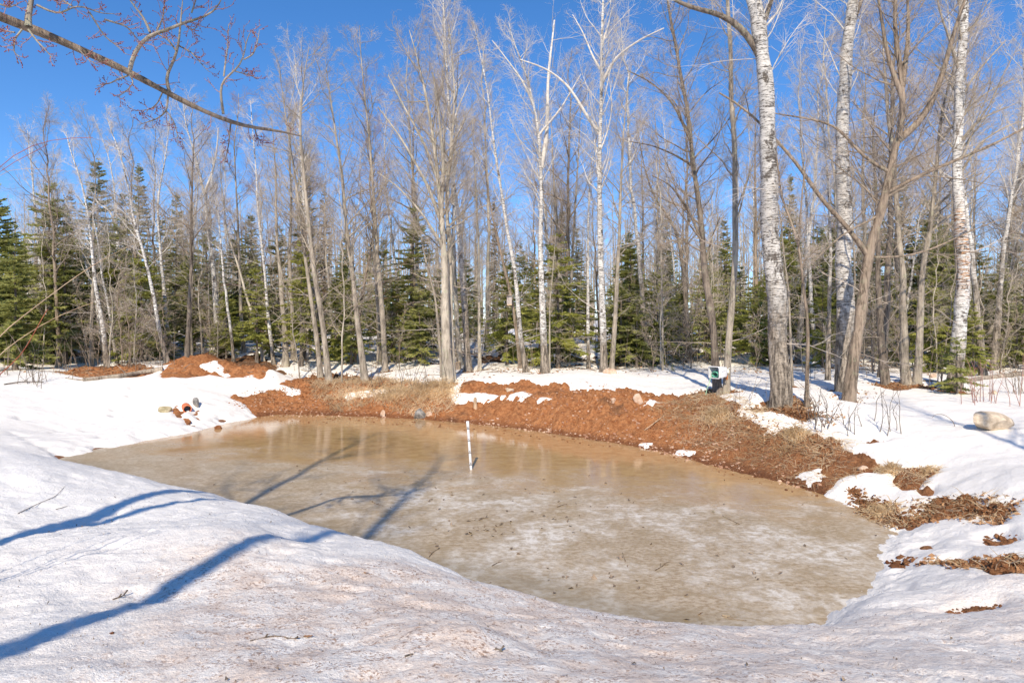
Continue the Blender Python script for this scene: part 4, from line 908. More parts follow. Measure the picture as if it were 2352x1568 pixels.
for i, (pts, lab) in enumerate([([(1100,1195),(1110,1190),(1122,1189)],'small dark twig on the ice near the lower tree shadow'), ([(1280,1165),(1292,1160),(1303,1158)],'small twig frozen in the middle of the ice'),
        ([(1430,1270),(1434,1282),(1437,1290)],'stubby dark twig on the ice at the right of centre'), ([(1505,1310),(1520,1302),(1530,1292),(1542,1290)],'curved thin twig on the ice in front'),
        ([(985,1280),(995,1268),(1010,1258)],'forked twig at the near lip of the ice'), ([(1130,1300),(1142,1293),(1152,1290)],'straight twig on the ice near the front lip'), ([(1670,1418),(1690,1423),(1715,1424)],'twig lying at the front edge of the ice beside an orange leaf'),
        ([(1660,1185),(1680,1195),(1700,1205)],'long thin twig on the pale ice at the right'), ([(850,1150),(865,1158),(880,1162)],'twig on the grey ice left of the measuring stick')]):
    log('twig', lab, pts, 2.2, 'brown', .8, .5, 2, 30+i, 'twig', 'twigs lying on the ice')

# arching twig in the snow on the right
def whip(name, label, pts3, r0, r1, mat, parent=None, k=5, n=16, cat=None, group=None):
    e = smooth_path(pts3, n); b = e[0].copy() if parent is None else np.zeros(3)
    g = Geo(); V, f = tubes((e-b)[None], np.linspace(r0, r1, n)[None], k); g.add(V, f)
    o = g.build(name, M[mat], parent)
    if parent is None: o.location = b; tag(o, label, cat, group)
    return o
b0 = hitg(2193, 979); Yw = b0[1]
whip('bent_twig', 'thin twig arching out of the snow left of the boulder', [b0]+[ray(x, y, Yw) for x, y in ((2190,968),(2176,956),(2158,949),(2145,953),(2140,960))], .007, .003, 'brown', cat='twig')

# snag, stump, stake
def snag(name, label, x, y, w, ytop, mat, seed, cat):
    b = hitg(x, y); k = b[1]/F; h = (y-ytop)*k; r = np.random.default_rng(seed); root = empty(name, b, label, cat)
    P = np.stack([np.linspace(0, -.04*h, 12), np.zeros(12), np.linspace(-.1, h, 12)], 1)
    g = Geo(); ra = w*k/2; trunk_mesh(g, P, ra, ra*.8, r, 14, .5); g.build('trunk', M[mat], root)
    g = Geo(); n = 9; th = np.linspace(0, 6.28, n, endpoint=False); rr = ra*.62
    B = np.stack([rr*np.cos(th)-.04*h, rr*np.sin(th), np.full(n, h-.05)], 1)
    T = B*np.array([.8, .8, 1])+np.stack([0*th, 0*th, r.uniform(.06, .30, n)*min(1, h)], 1)
    V, f = tubes(np.stack([B, (B+T)/2, T], 1), np.array([[ra*.42, ra*.3, .008]]*n), 4); g.add(V, f); g.build('splintered_top', M['wood'], root); return root
snag('broken_snag', 'broken-off trunk with a pale splintered top in the middle of the woods', 1154, 815, 15, 757, 'brown', 3, 'snag')
snag('tree_stump', 'low rotten stump just left of the dark-footed birch', 1052, 848, 14, 832, 'brown', 4, 'stump')
snag('wooden_stake', 'short split wooden stake stuck in the red bank', 1092, 936, 8, 914, 'wood', 5, 'stake')

# measuring stick standing in the ice
Ys = H*F/(1078-HY)
def on_stick(y): x = 1082-8.0*(1078-y)/111.; return np.array(ray(x, y, Ys))
foot = on_stick(1078); st = empty('measuring_stick', foot, 'white depth stick with black marks standing in the ice', 'depth stick')
ax = nrm(on_stick(967)-foot); Ls = np.linalg.norm(on_stick(967)-foot)
g = Geo(); V, f = tubes(np.array([[ax*-.25, ax*Ls*.3, ax*Ls*.7, ax*(Ls-.10)]]), np.full((1, 4), .0255), 20); g.add(V, f); g.build('pole', M['pvc'], st)
g = Geo(); V, f = tubes(np.array([[ax*(Ls-.11), ax*(Ls-.10), ax*(Ls-.005), ax*Ls, ax*(Ls+.001)]]), np.array([[.026, .0305, .0305, .028, .001]]), 20); g.add(V, f); g.build('cap', M['pvc'], st)
DIG = {'6':[[(.8,.95),(.35,.75),(.15,.35),(.3,.05),(.7,.05),(.85,.3),(.6,.5),(.2,.4)]], '5':[[(.85,.95),(.25,.95),(.2,.55),(.6,.6),(.85,.35),(.65,.05),(.15,.1)]],
       '4':[[(.65,.0),(.65,.95),(.1,.35),(.95,.35)]], '3':[[(.15,.9),(.6,.98),(.8,.75),(.4,.52),(.85,.3),(.6,.02),(.12,.1)]]}
sidev = nrm(np.cross(ax, np.array([0, 1., 0]))) * 1.0
for d, yb in (('6',984.4),('5',1012),('4',1039.5),('3',1066.6)):
    c = on_stick(yb)-foot
    g = Geo(); V, f = tubes(np.array([[c-ax*.006, c, c+ax*.006]]), np.array([[.0262, .0266, .0262]]), 20); g.add(V, f); g.build('mark', M['ink'], st)
    g = Geo()
    for s_ in DIG[d]:
        pp = []
        q = resample(np.array(s_), .12)
        for u, v in q:
            a = (u-.5)*.036/.0262
            pp.append(c+ax*(.010+v*.040)+np.array([math.sin(a), -math.cos(a), 0])*.0264)
        V, f = tubes(np.array([pp]), np.full((1, len(pp)), .0036), 5); g.add(V, f)
    g.build('numeral', M['ink'], st)

# drain pipe on the left shore
pb = hitg(431, 946); kp = pb[1]/F; ra = 9.6*kp
pd = nrm(np.array([.56, -.82, -.10])); pc = pb+np.array([0, 0, ra*.62])-pd*.20
pr_ = empty('drain_pipe', pc, 'short orange clay drain pipe sticking out of the snowy bank', 'pipe')
g = Geo(); V, f = tubes(np.array([[-pd*.22, pd*.0, pd*.14, pd*.145]]), np.array([[ra*.92, ra, ra, ra*.97]]), 28); g.add(V, f)
V2, f2 = tubes(np.array([[pd*.145, pd*.143]]), np.array([[ra*.97, ra*.76]]), 28); g.add(V2, f2); g.build('pipe_wall', M['clay_pipe'], pr_)
g = Geo(); V, f = tubes(np.array([[pd*.143, -pd*.25, -pd*.26]]), np.array([[ra*.76, ra*.72, .002]]), 28); g.add(V, f); g.build('bore', M['pipe_in'], pr_)

# bucket tied to the tree
bt = hit(1650, 903); Yb = bt[1]-.42
mc = np.array(ray(1639.5, 855.5, Yb)); kb = Yb/F
axb = nrm(np.array([.82, .56, .02])); sb = np.array([axb[1], -axb[0], 0]); ub = np.array([0, 0, 1.])
bk = empty('plastic_bucket', mc, 'square white plastic bucket tied on its side to the grey tree', 'bucket')
def rrect(w, h, c, r=.28, n=6):
    out = []
    for qx, qy, a0 in ((1,1,0),(-1,1,90),(-1,-1,180),(1,-1,270)):
        for i in range(n):
            a = math.radians(a0+90*i/(n-1)); out.append(c+sb*(qx*w*(1-r)+w*r*math.cos(a))+ub*(qy*h*(1-r)+h*r*math.sin(a)))
    return np.array(out)
w_, h_ = 15.0*kb, 13.5*kb
def loft(rings, name, mat, parent, closed=True):
    g = Geo(); n = len(rings[0]); V = np.concatenate(rings); q = []
    for a in range(len(rings)-1):
        for i in range(n): q.append([a*n+i, a*n+(i+1) % n, (a+1)*n+(i+1) % n, (a+1)*n+i])
    g.add(V, q)
    if closed: g.add(np.concatenate([rings[-1], [rings[-1].mean(0)]]), [[i, (i+1) % n, n] for i in range(n)])
    return g.build(name, M[mat], parent)
Z3 = np.zeros(3)
loft([rrect(w_*.93, h_*.93, Z3), rrect(w_, h_, Z3), rrect(w_*.86, h_*.86, axb*.36), rrect(w_*.80, h_*.80, axb*.375)], 'shell', 'bucket', bk)
loft([rrect(w_*.93, h_*.93, Z3), rrect(w_*.80, h_*.80, axb*.33)], 'inside', 'bucket', bk)
loft([rrect(w_*.94, h_*.94, -axb*.005), rrect(w_*1.07, h_*1.07, -axb*.005), rrect(w_*1.07, h_*1.07, axb*.03), rrect(w_*.99, h_*.99, axb*.032)], 'rim', 'bucket', bk, False)
g = Geo(); e = smooth_path([axb*.1+sb*w_*1.0+ub*h_*.25, axb*.22+sb*w_*.99+ub*h_*.35, np.array(ray(1668,850,Yb+.10))-mc, np.array(ray(1676,845,Yb+.3))-mc], 10)
V, f = tubes(e[None], np.full((1, 10), .012), 5); g.add(V, f); g.build('strap', M['pvc'], bk)
hs_ = empty('green_hose', mc, 'green hose coiled inside the white bucket, one end hanging out', 'hose')
rh = np.random.default_rng(4); g = Geo()
for i in range(7):
    th = np.linspace(0, 5.6, 22)+rh.uniform(0, 6); q = axb*(.05+.035*i)+sb[None]*(np.cos(th)[:, None]*w_*rh.uniform(.45, .72))+ub[None]*((np.sin(th)[:, None]*h_*.42)-h_*.34+rh.normal(size=(22, 1))*.006)
    V, f = tubes(q[None], np.full((1, 22), .017), 6); g.add(V, f)
g.build('coil', M['green'], hs_)
e = smooth_path([np.array(ray(x, y, Yb-.04+o))-mc for x, y, o in ((1634,862,.06),(1631,869,-.02),(1630,878,-.04),(1623,893,-.03),(1622,905,-.02),(1616,913,-.05),(1602,918,-.1))], 24)
g = Geo(); V, f = tubes(e[None], np.full((1, 24), .013), 6); g.add(V, f); g.build('hanging_end', M['cord'], hs_)
def box(g, c, sx, sy, sz, m=0, bev=.0):
    x = np.array([[-1,-1,-1],[1,-1,-1],[1,1,-1],[-1,1,-1],[-1,-1,1],[1,-1,1],[1,1,1],[-1,1,1]])*np.array([sx, sy, sz])/2+np.array(c)
    g.add(x, [[0,3,2,1],[4,5,6,7],[0,1,5,4],[1,2,6,5],[2,3,7,6],[3,0,4,7]], m)
cb = np.array(ray(1670.5, 852.5, bt[1]-.26))
cr = empty('outlet_box', cb, 'small cream plastic box on the trunk beside the white bucket', 'outlet box')
g = Geo(); box(g, (0,0,0), .092, .05, .10); box(g, (0,-.028,0), .078, .008, .086); o = g.build('housing', M['cream'], cr, False); 
g = Geo(); box(g, (0,-.036,.02), .05, .010, .025); box(g, (0,-.036,-.02), .05, .010, .025); g.build('cover', M['bucket'], cr, False)
og = empty('orange_tag', np.array(ray(1669, 865, bt[1]-.25)), 'orange plastic hanger on the trunk below the cream box', 'hanger')
g = Geo(); box(g, (0,0,.075), .062, .03, .07); g.build('dark_holder', M['brown'], og, False)
g = Geo(); box(g, (-.018,0,-.02), .016, .02, .12); box(g, (.018,0,-.02), .016, .02, .12); box(g, (0,0,-.07), .052, .02, .02); g.build('frame', M['orange'], og, False)

# nest box in the woods
nx_ = np.array(ray(1170, 689, 24.6)); kx = 24.6/F
nb_ = empty('nest_box', nx_, 'weathered grey wooden nest box beside the wavy leaning birch', 'nest box')
g = Geo(); box(g, (0,0,0), 11.5*kx, .2, 20*kx); g.build('body', M['board'], nb_, False)
g = Geo(); box(g, (0,-.03,11*kx), 14*kx, .30, .03); g.build('roof', M['brown'], nb_, False)
g = Geo(); box(g, (0,-.02,-11*kx), 11*kx, .22, .04); g.build('floor', M['wood'], nb_, False)

# ------------------------------------------------------------------ loose cover: straw, leaves, pebbles, litter
def scatter(P, n, rng, soft=.25):
    P = np.asarray(P); lo = P.min(0)-soft; hi = P.max(0)+soft; out = []; c = 0
    while c < n:
        q = rng.uniform(lo, hi, (n*3, 2)); d = sdf_poly(q[:, 0], q[:, 1], P)
        k = d > -soft*rng.random(len(q)); out.append(q[k]); c += k.sum()
    return np.concatenate(out)[:n]
def blades(g, XY, rng, L=(.15, .42), w=.004, lay=.6, droop=(-.15, -1.), m=0):
    n = len(XY); z = gz(XY[:, 0], XY[:, 1]); b = np.stack([XY[:, 0], XY[:, 1], z-.01], 1)
    az = rng.normal(size=n)*1.1+math.atan2(droop[1], droop[0]); ln = rng.uniform(*L, n)
    d0 = nrm(np.stack([np.cos(az)*lay, np.sin(az)*lay, rng.uniform(.35, 1.1, n)], 1))
    P = [b]; d = d0
    for k in range(3):
        P.append(P[-1]+d*(ln/3)[:, None]); d = nrm(d+np.array([0, 0, -.55])*rng.uniform(.4, 1.5, (n, 1))+.15*rng.normal(size=(n, 3)))
    P = np.stack(P, 1)
    zz = gz(P[:, :, 0].ravel(), P[:, :, 1].ravel()).reshape(n, 4); P[:, :, 2] = np.maximum(P[:, :, 2], zz+.006)
    s = nrm(np.cross(d0, np.array([.3, 1, .2])))*w
    ws = np.array([1, .9, .7, .15])
    A = P+s[:, None, :]*ws[None, :, None]; B = P-s[:, None, :]*ws[None, :, None]
    V = np.stack([A, B], 2).reshape(-1, 3); i = np.arange(n)[:, None]*8+np.array([0, 2, 4])[None]; i = i.ravel()
    g.add(V, np.stack([i, i+1, i+3, i+2], 1), m)
rs = np.random.default_rng(9)
gr = Geo()
Zc = w2([(725,882),(800,872),(900,876),(1035,890),(1042,915),(1025,945),(960,950),(870,928),(780,940),(735,915)])
blades(gr, scatter(Zc, 3600, rs, .3), rs, (.15, .42), .008)
Zr = w2([(1545,925),(1640,908),(1700,935),(1760,972),(1860,998),(1935,1018),(1930,1040),(1880,1060),(1780,1020),(1660,985),(1560,965),(1510,950)])
blades(gr, scatter(Zr, 1900, rs, .35), rs, (.12, .40), .0045, 1.5, (-.5, -1))
Zr2 = w2([(1560,960),(1680,985),(1800,1025),(1900,1060),(1960,1090),(1900,1110),(1780,1075),(1640,1030),(1540,1000)])
blades(gr, scatter(Zr2, 1100, rs, .3), rs, (.1, .34), .0035, 1.4, (-.5, -1))
for P, n in (([(130,858),(200,848),(330,842),(362,856),(280,870),(200,874)],900), ([(1580,910),(1640,898),(1672,900),(1650,914),(1580,924)],250), ([(1715,940),(1760,928),(1830,928),(1845,936),(1790,944),(1740,948)],600),
             ([(2005,889),(2050,882),(2120,885),(2135,893),(2060,899)],260), ([(1990,1150),(2060,1170),(2090,1190),(2060,1210),(2000,1190)],500), ([(2110,1160),(2260,1152),(2320,1168),(2290,1200),(2200,1188),(2110,1198)],700),
             ([(2140,1298),(2260,1298),(2352,1295),(2352,1315),(2250,1306)],350), ([(2062,1085),(2150,1080),(2110,1120),(2070,1118)],420),([(2150,899),(2215,897),(2190,907)],300),([(700,880),(740,868),(760,890),(720,900)],200)):
    blades(gr, scatter(w2(P), int(n*.5), rs, .15), rs, (.08, .26), .0045, .9)
o = gr.build('dry_grass', M['straw'], None, False); tag(o, 'dry straw-coloured grass matted over the bare banks of the pond', 'grass', kind='stuff')
# single tussocks
def tussock(label, x, y, rpx, n, L, droop, seed):
    c = hitg(x, y); r = np.random.default_rng(seed); k = c[1]/F*rpx
    q = c[:2]+r.normal(size=(n, 2))*k*.45; g = Geo(); blades(g, q, r, (L*.6, L), .0075, .55, droop)
    V = np.concatenate(g.V)-c; g.V = [V]; o = g.build('grass_tussock', M['straw'], None, False); o.location = c
    return tag(o, label, 'grass tuft', 'straw tussocks on the banks')
tussock('biggest pale straw tussock, hanging over the bank under the split grey maple', 992, 905, 40, 1500, .62, (-.1,-1), 1)
tussock('straw tussock left of the biggest one, drooping over a hollow in the bank', 905, 915, 32, 800, .5, (-.3,-1), 2)
tussock('straw tussock below the bucket tree at the top of the right bank', 1648, 960, 26, 420, .42, (-.3,-1), 3)
tussock('rounded straw clump standing at the snow edge of the right bank', 1832, 1000, 22, 600, .32, (-.5,-1), 4)
tussock('pale straw tuft near the right end of the bank', 2042, 1085, 20, 420, .24, (-.5,-1), 5)
tussock('pale straw clump on the bare patch right beside the ice', 2025, 1178, 26, 520, .22, (-.4,-1), 6)
tussock('straw tuft on the small bare patch in the snow, right of the bank end', 2130, 1086, 14, 200, .18, (.5,-.6), 7)
# dead leaves
def leaves(g, XY, rng, s=(.018, .045), m=0):
    n = len(XY); z = gz(XY[:, 0], XY[:, 1])+.008; c = np.stack([XY[:, 0], XY[:, 1], z], 1)
    a = rng.uniform(0, 6.28, n); u = np.stack([np.cos(a), np.sin(a), rng.normal(size=n)*.5], 1); v = np.stack([-np.sin(a), np.cos(a), rng.normal(size=n)*.5], 1)
    s = rng.uniform(*s, n)[:, None]
    V = np.stack([c-u*s, c+v*s*.55+np.array([0,0,.012]), c+u*s, c-v*s*.55+np.array([0,0,.006])], 1).reshape(-1, 3); g.add(V, np.arange(4*n).reshape(n, 4), m)
gl = Geo()
for P, n in (([(700,872),(725,862),(790,862),(860,868),(905,875),(1000,884),(960,895),(800,893),(720,895)],3200), ([(1790,946),(1830,941),(1885,960),(1850,967)],500), ([(1715,940),(1830,928),(1845,936),(1790,946)],420), ([(1850,948),(1930,962),(1900,985),(1840,970)],130),
             ([(2005,889),(2050,882),(2120,885),(2135,893),(2060,899)],420), ([(1580,910),(1640,898),(1672,900),(1580,924)],420), ([(135,856),(330,844),(362,856),(200,872)],700), ([(2110,1160),(2260,1152),(2325,1166),(2290,1204),(2110,1198)],420),
             ([(1960,1130),(2080,1180),(2060,1208),(1990,1180)],300), ([(1560,930),(1760,975),(1930,1020),(1890,1060),(1700,1000)],900), ([(560,905),(700,880),(800,935),(640,940)],500), ([(2140,1298),(2352,1298),(2352,1316),(2250,1306)],260), ([(1700,1440),(900,1300),(1000,1310)],6)):
    leaves(gl, scatter(w2(P), n, rs, .2), rs)
for (wx, wy, _), wr in zip(WELLS, WELL_R): leaves(gl, np.array([wx, wy])+rs.normal(size=(90, 2))*wr*.75, rs, (.016, .042))
q = np.stack([rs.uniform(-24, 26, 5200), rs.uniform(21.5, 42, 5200)], 1); q = q[fbm(q[:, 0]*.5, q[:, 1]*.5, 3, 60) > -.05]; leaves(gl, q, rs, (.03, .08))
o = gl.build('leaf_litter', M['leaf'], None, False); tag(o, 'brown dead leaves scattered on the bank tops and the forest floor', 'leaves', kind='stuff')
# sticks on the forest floor
q = np.stack([rs.uniform(-26, 26, 2200), rs.uniform(22.5, 44, 2200)], 1); n = len(q); a = rs.uniform(0, 6.28, n); l_ = rs.uniform(.2, 1.3, n)*rs.random(n)
e0 = np.stack([q[:, 0], q[:, 1]], 1); e1 = e0+np.stack([np.cos(a), np.sin(a)*.7], 1)*l_[:, None]; pm = (e0+e1)/2+rs.normal(size=(n, 2))*.05
P = np.stack([np.stack([p[:, 0], p[:, 1], gz(p[:, 0], p[:, 1])+.012+rs.random(n)*.07*(k == 2)], 1) for k, p in enumerate((e0, pm, e1))], 1)
g = Geo(); V, f = tubes(P, rs.uniform(.006, .020, (n, 1))*np.array([[1, .8, .45]]), 4); g.add(V, f)
o = g.build('fallen_twigs', M['limb_brown']); tag(o, 'fallen sticks strewn over the snow of the forest floor', 'sticks', kind='stuff')
# pebbles and crumbs of clay
ico = np.array([[0,-.53,.85],[0,.53,.85],[0,-.53,-.85],[0,.53,-.85],[.85,0,.53],[-.85,0,.53],[.85,0,-.53],[-.85,0,-.53],[.53,.85,0],[-.53,.85,0],[.53,-.85,0],[-.53,-.85,0]])
icf = np.array([[0,4,1],[0,10,4],[10,6,4],[6,8,4],[8,1,4],[8,9,1],[9,5,1],[5,0,1],[5,11,0],[11,10,0],[11,2,10],[2,6,10],[2,3,6],[3,8,6],[3,9,8],[3,7,9],[7,5,9],[7,11,5],[7,2,11],[2,7,3]])
def crumbs(XY, rng, s, name, mat, label, cat):
    n = len(XY); z = gz(XY[:, 0], XY[:, 1]); sc = (s[0]+(s[1]-s[0])*rng.random(n)**3)[:, None, None]
    V = ico[None]*(1+.25*rng.normal(size=(n, 12, 1)))*sc*np.array([1, 1, .7])+np.stack([XY[:, 0], XY[:, 1], z], 1)[:, None]
    o = mesh_obj(name, V.reshape(-1, 3), [(icf[None]+np.arange(n)[:, None, None]*12).reshape(-1, 3)], M[mat], None, None, False); return tag(o, label, cat, kind='stuff')
Zb = [w2(P) for P in ([(560,930),(640,890),(760,935),(960,958),(1090,968),(1200,980),(1200,900),(1440,896),(1600,935),(1800,1060),(1880,1120),(1700,1085),(1440,1018),(1200,984),(960,962),(640,955)],)]
q = np.concatenate([scatter(Zb[0], 1500, rs, .1), scatter(w2([(1050,960),(1440,1015),(1700,1085),(1890,1135),(1700,1075),(1440,1003),(1100,955)]), 350, rs, .1)])
crumbs(q, rs, (.006, .045), 'pebbles', 'pebble', 'pale pebbles scattered over the bare red bank', 'pebbles')
q = np.concatenate([scatter(w2(P), n, rs, .03) for P, n in ((BARE[0][:60], 1900), (BARE[1], 1300), (BARE[2], 160), (BARE[8], 700), (BARE[9], 220), (BARE[7], 160), (BARE[12], 700), (BARE[5], 80), ([(520,930),(600,905),(610,950),(560,945)], 160))])
crumbs(q, rs, (.008, .042), 'clay_crumbs', 'earth', 'crumbled clods of clay over the bare earth', 'clods')
# bark crumbs and needles on the near snow
q = np.stack([rs.uniform(-5, 4, 900), rs.uniform(2.9, 8.5, 900)], 1); q = q[(sdf_poly(q[:, 0], q[:, 1], POND) < -.15)]
g = Geo(); leaves(g, q, rs, (.002, .0075)); k = rs.integers(0, len(q), 70); leaves(g, q[k]+rs.normal(size=(70, 2))*.1, rs, (.006, .016))
o = g.build('bark_litter', M['brown'], None, False); tag(o, 'tiny crumbs of bark and needles peppering the near snow', 'litter', kind='stuff')
# litter on the ice
gi = Geo(); ic = []
for x, y, n, sx, sy in ((1110,1212,26,40,12),(1320,1180,12,60,30),(1400,1250,14,120,60),(1150,1170,14,120,40),(1700,1200,12,140,60),(1600,1330,12,160,50),(900,1140,16,140,30),(760,1090,14,160,25),(1300,1350,10,120,30),(1000,1230,10,60,25)):
    for _ in range(n):
        px, py = x+rs.normal()*sx, y+rs.normal()*sy; Yq = H*F/max(py-HY, 200); ic.append(((px-CX)/F*Yq, Yq))
ic = np.array(ic); ic = ic[sdf_poly(ic[:, 0], ic[:, 1], POND) > .15]; leaves(gi, ic, rs, (.015, .045))
o = gi.build('ice_litter', M['brown'], None, False); tag(o, 'dark bits of leaf and bark frozen on the pond ice', 'litter', kind='stuff')
def leaf(label, x, y, s, mat='leaf', seed=0):
    c = hitg(x, y); r = np.random.default_rng(seed); t = np.linspace(-1, 1, 7); w = np.sqrt(np.clip(1-t**2, 0, 1))*(.45+.12*np.cos(t*9)); k = s*c[1]/F/2
    V = np.concatenate([np.stack([t, w, .12*t**2+.05], 1), np.stack([t, 0*t, .02+.05*t**2], 1), np.stack([t, -w, .14*t**2+.06], 1)])*k
    f = [[r_*7+i, r_*7+i+1, (r_+1)*7+i+1, (r_+1)*7+i] for r_ in (0, 1) for i in range(6)]
    o = mesh_obj('dead_leaf', V, [f], M[mat], None, None, True); o.location = c+np.array([0, 0, .006]); o.rotation_euler = (0, 0, r.uniform(-.6, .6)); return tag(o, label, 'leaf')
leaf('curled tan leaf at the end of the crooked twig on the dirty snow', 708, 1463, 22, 'leaf', 1); leaf('small orange leaf at the front edge of the ice', 1668, 1416, 20, 'straw', 2)
leaf('brown leaf alone on the dirty snow near the ice lip', 840, 1317, 12, 'leaf', 3); leaf('tan leaf frozen flat in the grey ice left of the depth stick', 880, 1186, 16, 'straw', 4)

# ------------------------------------------------------------------ bare stems and brush in the snow
def shrub(label, x, y, stems, mat='limb_brown', seed=1, cat='shrub', group='bare shrubs in the snow', r0=.009, spread=22, twigs=3):
    """stems: heights and leans in photograph pixels"""
    b = hitg(x, y); r = np.random.default_rng(seed); k = b[1]/F; root = empty('bare_shrub', b, label, cat, group); g = Geo()
    for i in range(stems):
        bx = r.normal()*spread*k; by = r.normal()*spread*.6*k; h = r.uniform(45, 125)*k; lean = r.normal()*.28
        z0 = float(gz(b[0]+bx, b[1]+by))-b[2]-.03
        P = np.array([[bx, by, z0], [bx+lean*h*.25+r.normal()*.02, by, z0+h*.35], [bx+lean*h*.55+r.normal()*.04, by+r.normal()*.06, z0+h*.7], [bx+lean*h+r.normal()*.06, by+r.normal()*.1, z0+h]])
        e = smooth_path(P, 10); rr = np.linspace(r0, .003, 10); V, f = tubes(e[None], rr[None], 5); g.add(V, f)
        P1, R1, L1 = shoots(e[None], rr[None], twigs, .3, .9, (20, 50), h*.35, .3, 5, .006, .0025, .06, .12, r); V, f = tubes(P1, R1, 3); g.add(V, f)
    g.build('stems', M[mat], root); return root
shrub('dark whippy stems in front of the leaning brown maple, in two dozen thin shoots', 1935, 985, 13, 'dark', 1, spread=42)
shrub('loose dark shoots right of the thin brown pole beside the largest birch', 1878, 965, 10, 'dark', 2, spread=26)
shrub('few thin shoots in the snow below the leaning brown maple', 2005, 1000, 5, 'dark', 3, spread=22)
shrub('tangle of thin grey brush behind the second big birch', 1925, 868, 12, 'dark', 4, spread=34)
shrub('grey brush at the foot of the lichen birch', 2165, 895, 9, 'limb_brown', 5, spread=18)
shrub('low reddish brush spreading on the snow right of the lichen birch', 2262, 925, 16, 'twig_red', 6, spread=40)
shrub('thin shoots growing through the straw under the split grey maple', 985, 893, 9, 'dark', 7, spread=32)
shrub('thin shoots left of the split grey maple on the bank top', 915, 885, 8, 'dark', 8, spread=30)
shrub('bare brush at the left edge in front of the broad dark fir', 40, 862, 14, 'limb_brown', 9, spread=40)
shrub('twiggy brush between the left edge and the birch clump', 150, 850, 14, 'limb_brown', 10, spread=45)
shrub('brown brush around the foot of the birch clump', 280, 848, 14, 'limb_brown', 11, spread=45)
shrub('thin grass-like stems left of the largest birch, on the snow', 1700, 945, 6, 'limb_brown', 12, spread=24, r0=.005)
shrub('dark twigs sticking out of the snow at the far left shore', 85, 882, 8, 'dark', 13, spread=20)
shrub('grey brush right of the spoil heap, before the shaded woods', 700, 850, 8, 'limb_brown', 14, spread=40)
shrub('twiggy brush left of the forked white birch', 1225, 850, 8, 'limb_brown', 15, spread=30)
shrub('thin brush in the shade left of the bucket tree', 1490, 850, 7, 'limb_brown', 16, spread=36)
shrub('bare brush at the right edge near the long log', 2330, 905, 9, 'limb_brown', 17, spread=24)
# fallen brushy branch on the left snow
b0 = hitg(60, 880); rb = np.random.default_rng(8)
e = smooth_path([hitg(10, 884)+[0,0,.02], hitg(50, 880)+[0,0,.05], hitg(100, 880)+[0,0,.04]], 12); rr = np.linspace(.022, .012, 12)
g = Geo(); V, f = tubes((e-b0)[None], rr[None], 6); g.add(V, f); P1, R1, L1 = shoots((e-b0)[None], rr[None], 9, .1, .95, (30, 80), .55, 0, 6, .012, .004, .12, .15, rb); V, f = tubes(P1, R1, 4); g.add(V, f)
P2, R2, _ = shoots(P1, R1, 3, .3, .95, (25, 60), L1*.4, .3, 4, .008, .003, .05, .15, rb); V, f = tubes(P2, R2, 3); g.add(V, f)
o = g.build('fallen_branch', M['dark']); o.location = b0; tag(o, 'dark fallen branch with upright side twigs on the far left snow', 'branch')

# canes arching in from the left edge, close to the viewer
cb0 = np.array([-4.3, 3.7, float(gz(-4.3, 3.7))])
cs = empty('arching_cane_shrub', cb0, 'tan and red canes arching into the picture at the left edge', 'cane shrub')
for pts, Yc, r0, r1, mt in (([(0,763),(60,722),(115,678),(171,637),(232,596),(290,567),(325,553)],4.4,.011,.003,'cane'), ([(0,808),(45,779),(89,749),(140,722),(191,702),(215,694)],4.6,.010,.003,'cane'),
                            ([(0,856),(25,838),(51,818),(72,777),(89,743),(109,710)],4.3,.012,.004,'cane_red'), ([(0,371),(61,335),(113,318),(165,315),(213,316)],4.4,.008,.003,'cane_red'), ([(0,379),(40,370),(80,350),(110,332)],4.4,.006,.003,'cane_red'), ([(0,380),(50,386),(103,388),(150,392)],4.5,.005,.0025,'cane')):
    P = [np.array([0, 0, -.05]), np.array([.25, .2, .5])]+[np.array(ray(x, y, Yc))-cb0 for x, y in pts]
    if pts[0][1] < 500: P[1] = np.array([.2, .3, 1.6])
    whip('cane', None, P, r0*.6, r1*.6, mt, cs, 6, 28)

# ------------------------------------------------------------------ the maple on the left whose limb hangs across the sky, and the trees behind the viewer
def shade_tree(name, label, X, Y, Ht, r0, kind, seed, cat='tree', lean=(0, 0), parts=True, **kw):
    r = np.random.default_rng(seed); b = np.array([X, Y, float(surf(np.array([X]), np.array([Y]))[0])]); root = empty(name, b, label, cat)
    z = np.linspace(-.1, Ht, 30); sw = np.cumsum(r.normal(size=(30, 2))*.03, 0)
    P = np.stack([lean[0]*z+sw[:, 0], lean[1]*z+sw[:, 1], z], 1); g = Geo(); R = trunk_mesh(g, P, r0, .02, r, 14, .5)
    mt, ml, mw = KIND[kind]; g.build('trunk', M[mt], root); c = Geo(); crown_into(c, P, R, r, Ht, **kw); c.build('crown', [M[ml], M[mw]], root); return root
mt_ = shade_tree('maple_tree', 'maple standing off the left edge, its budding limb hanging across the sky', -5.35, .3, 13.5, .19, 'grey', 5, start=.52, nl=16, Lk=.22, n4=0)
mb = np.array(mt_.location)
def limb3(pts, Y0, Y1):
    n = len(pts); return np.array([np.array(ray(x, y, Y0+(Y1-Y0)*i/(n-1)))-mb for i, (x, y) in enumerate(pts)])
main = np.concatenate([[np.array([.1, .1, 4.9])], [np.array([.8, 2.2, 4.55])], limb3([(-60,14),(0,40),(75,66),(180,112),(290,162),(400,222),(480,262),(560,291),(600,295),(650,302),(692,313)], 4.5, 6.2)])
em = smooth_path(main, 60); t_ = np.linspace(0, 1, 60); rm = .062*(1-t_)**.75+.006
g = Geo(); V, f = tubes(em[None], (rm*(1+.05*np.random.default_rng(2).normal(size=60)))[None], 12); g.add(V, f); g.build('limb', M['brown'], mt_)
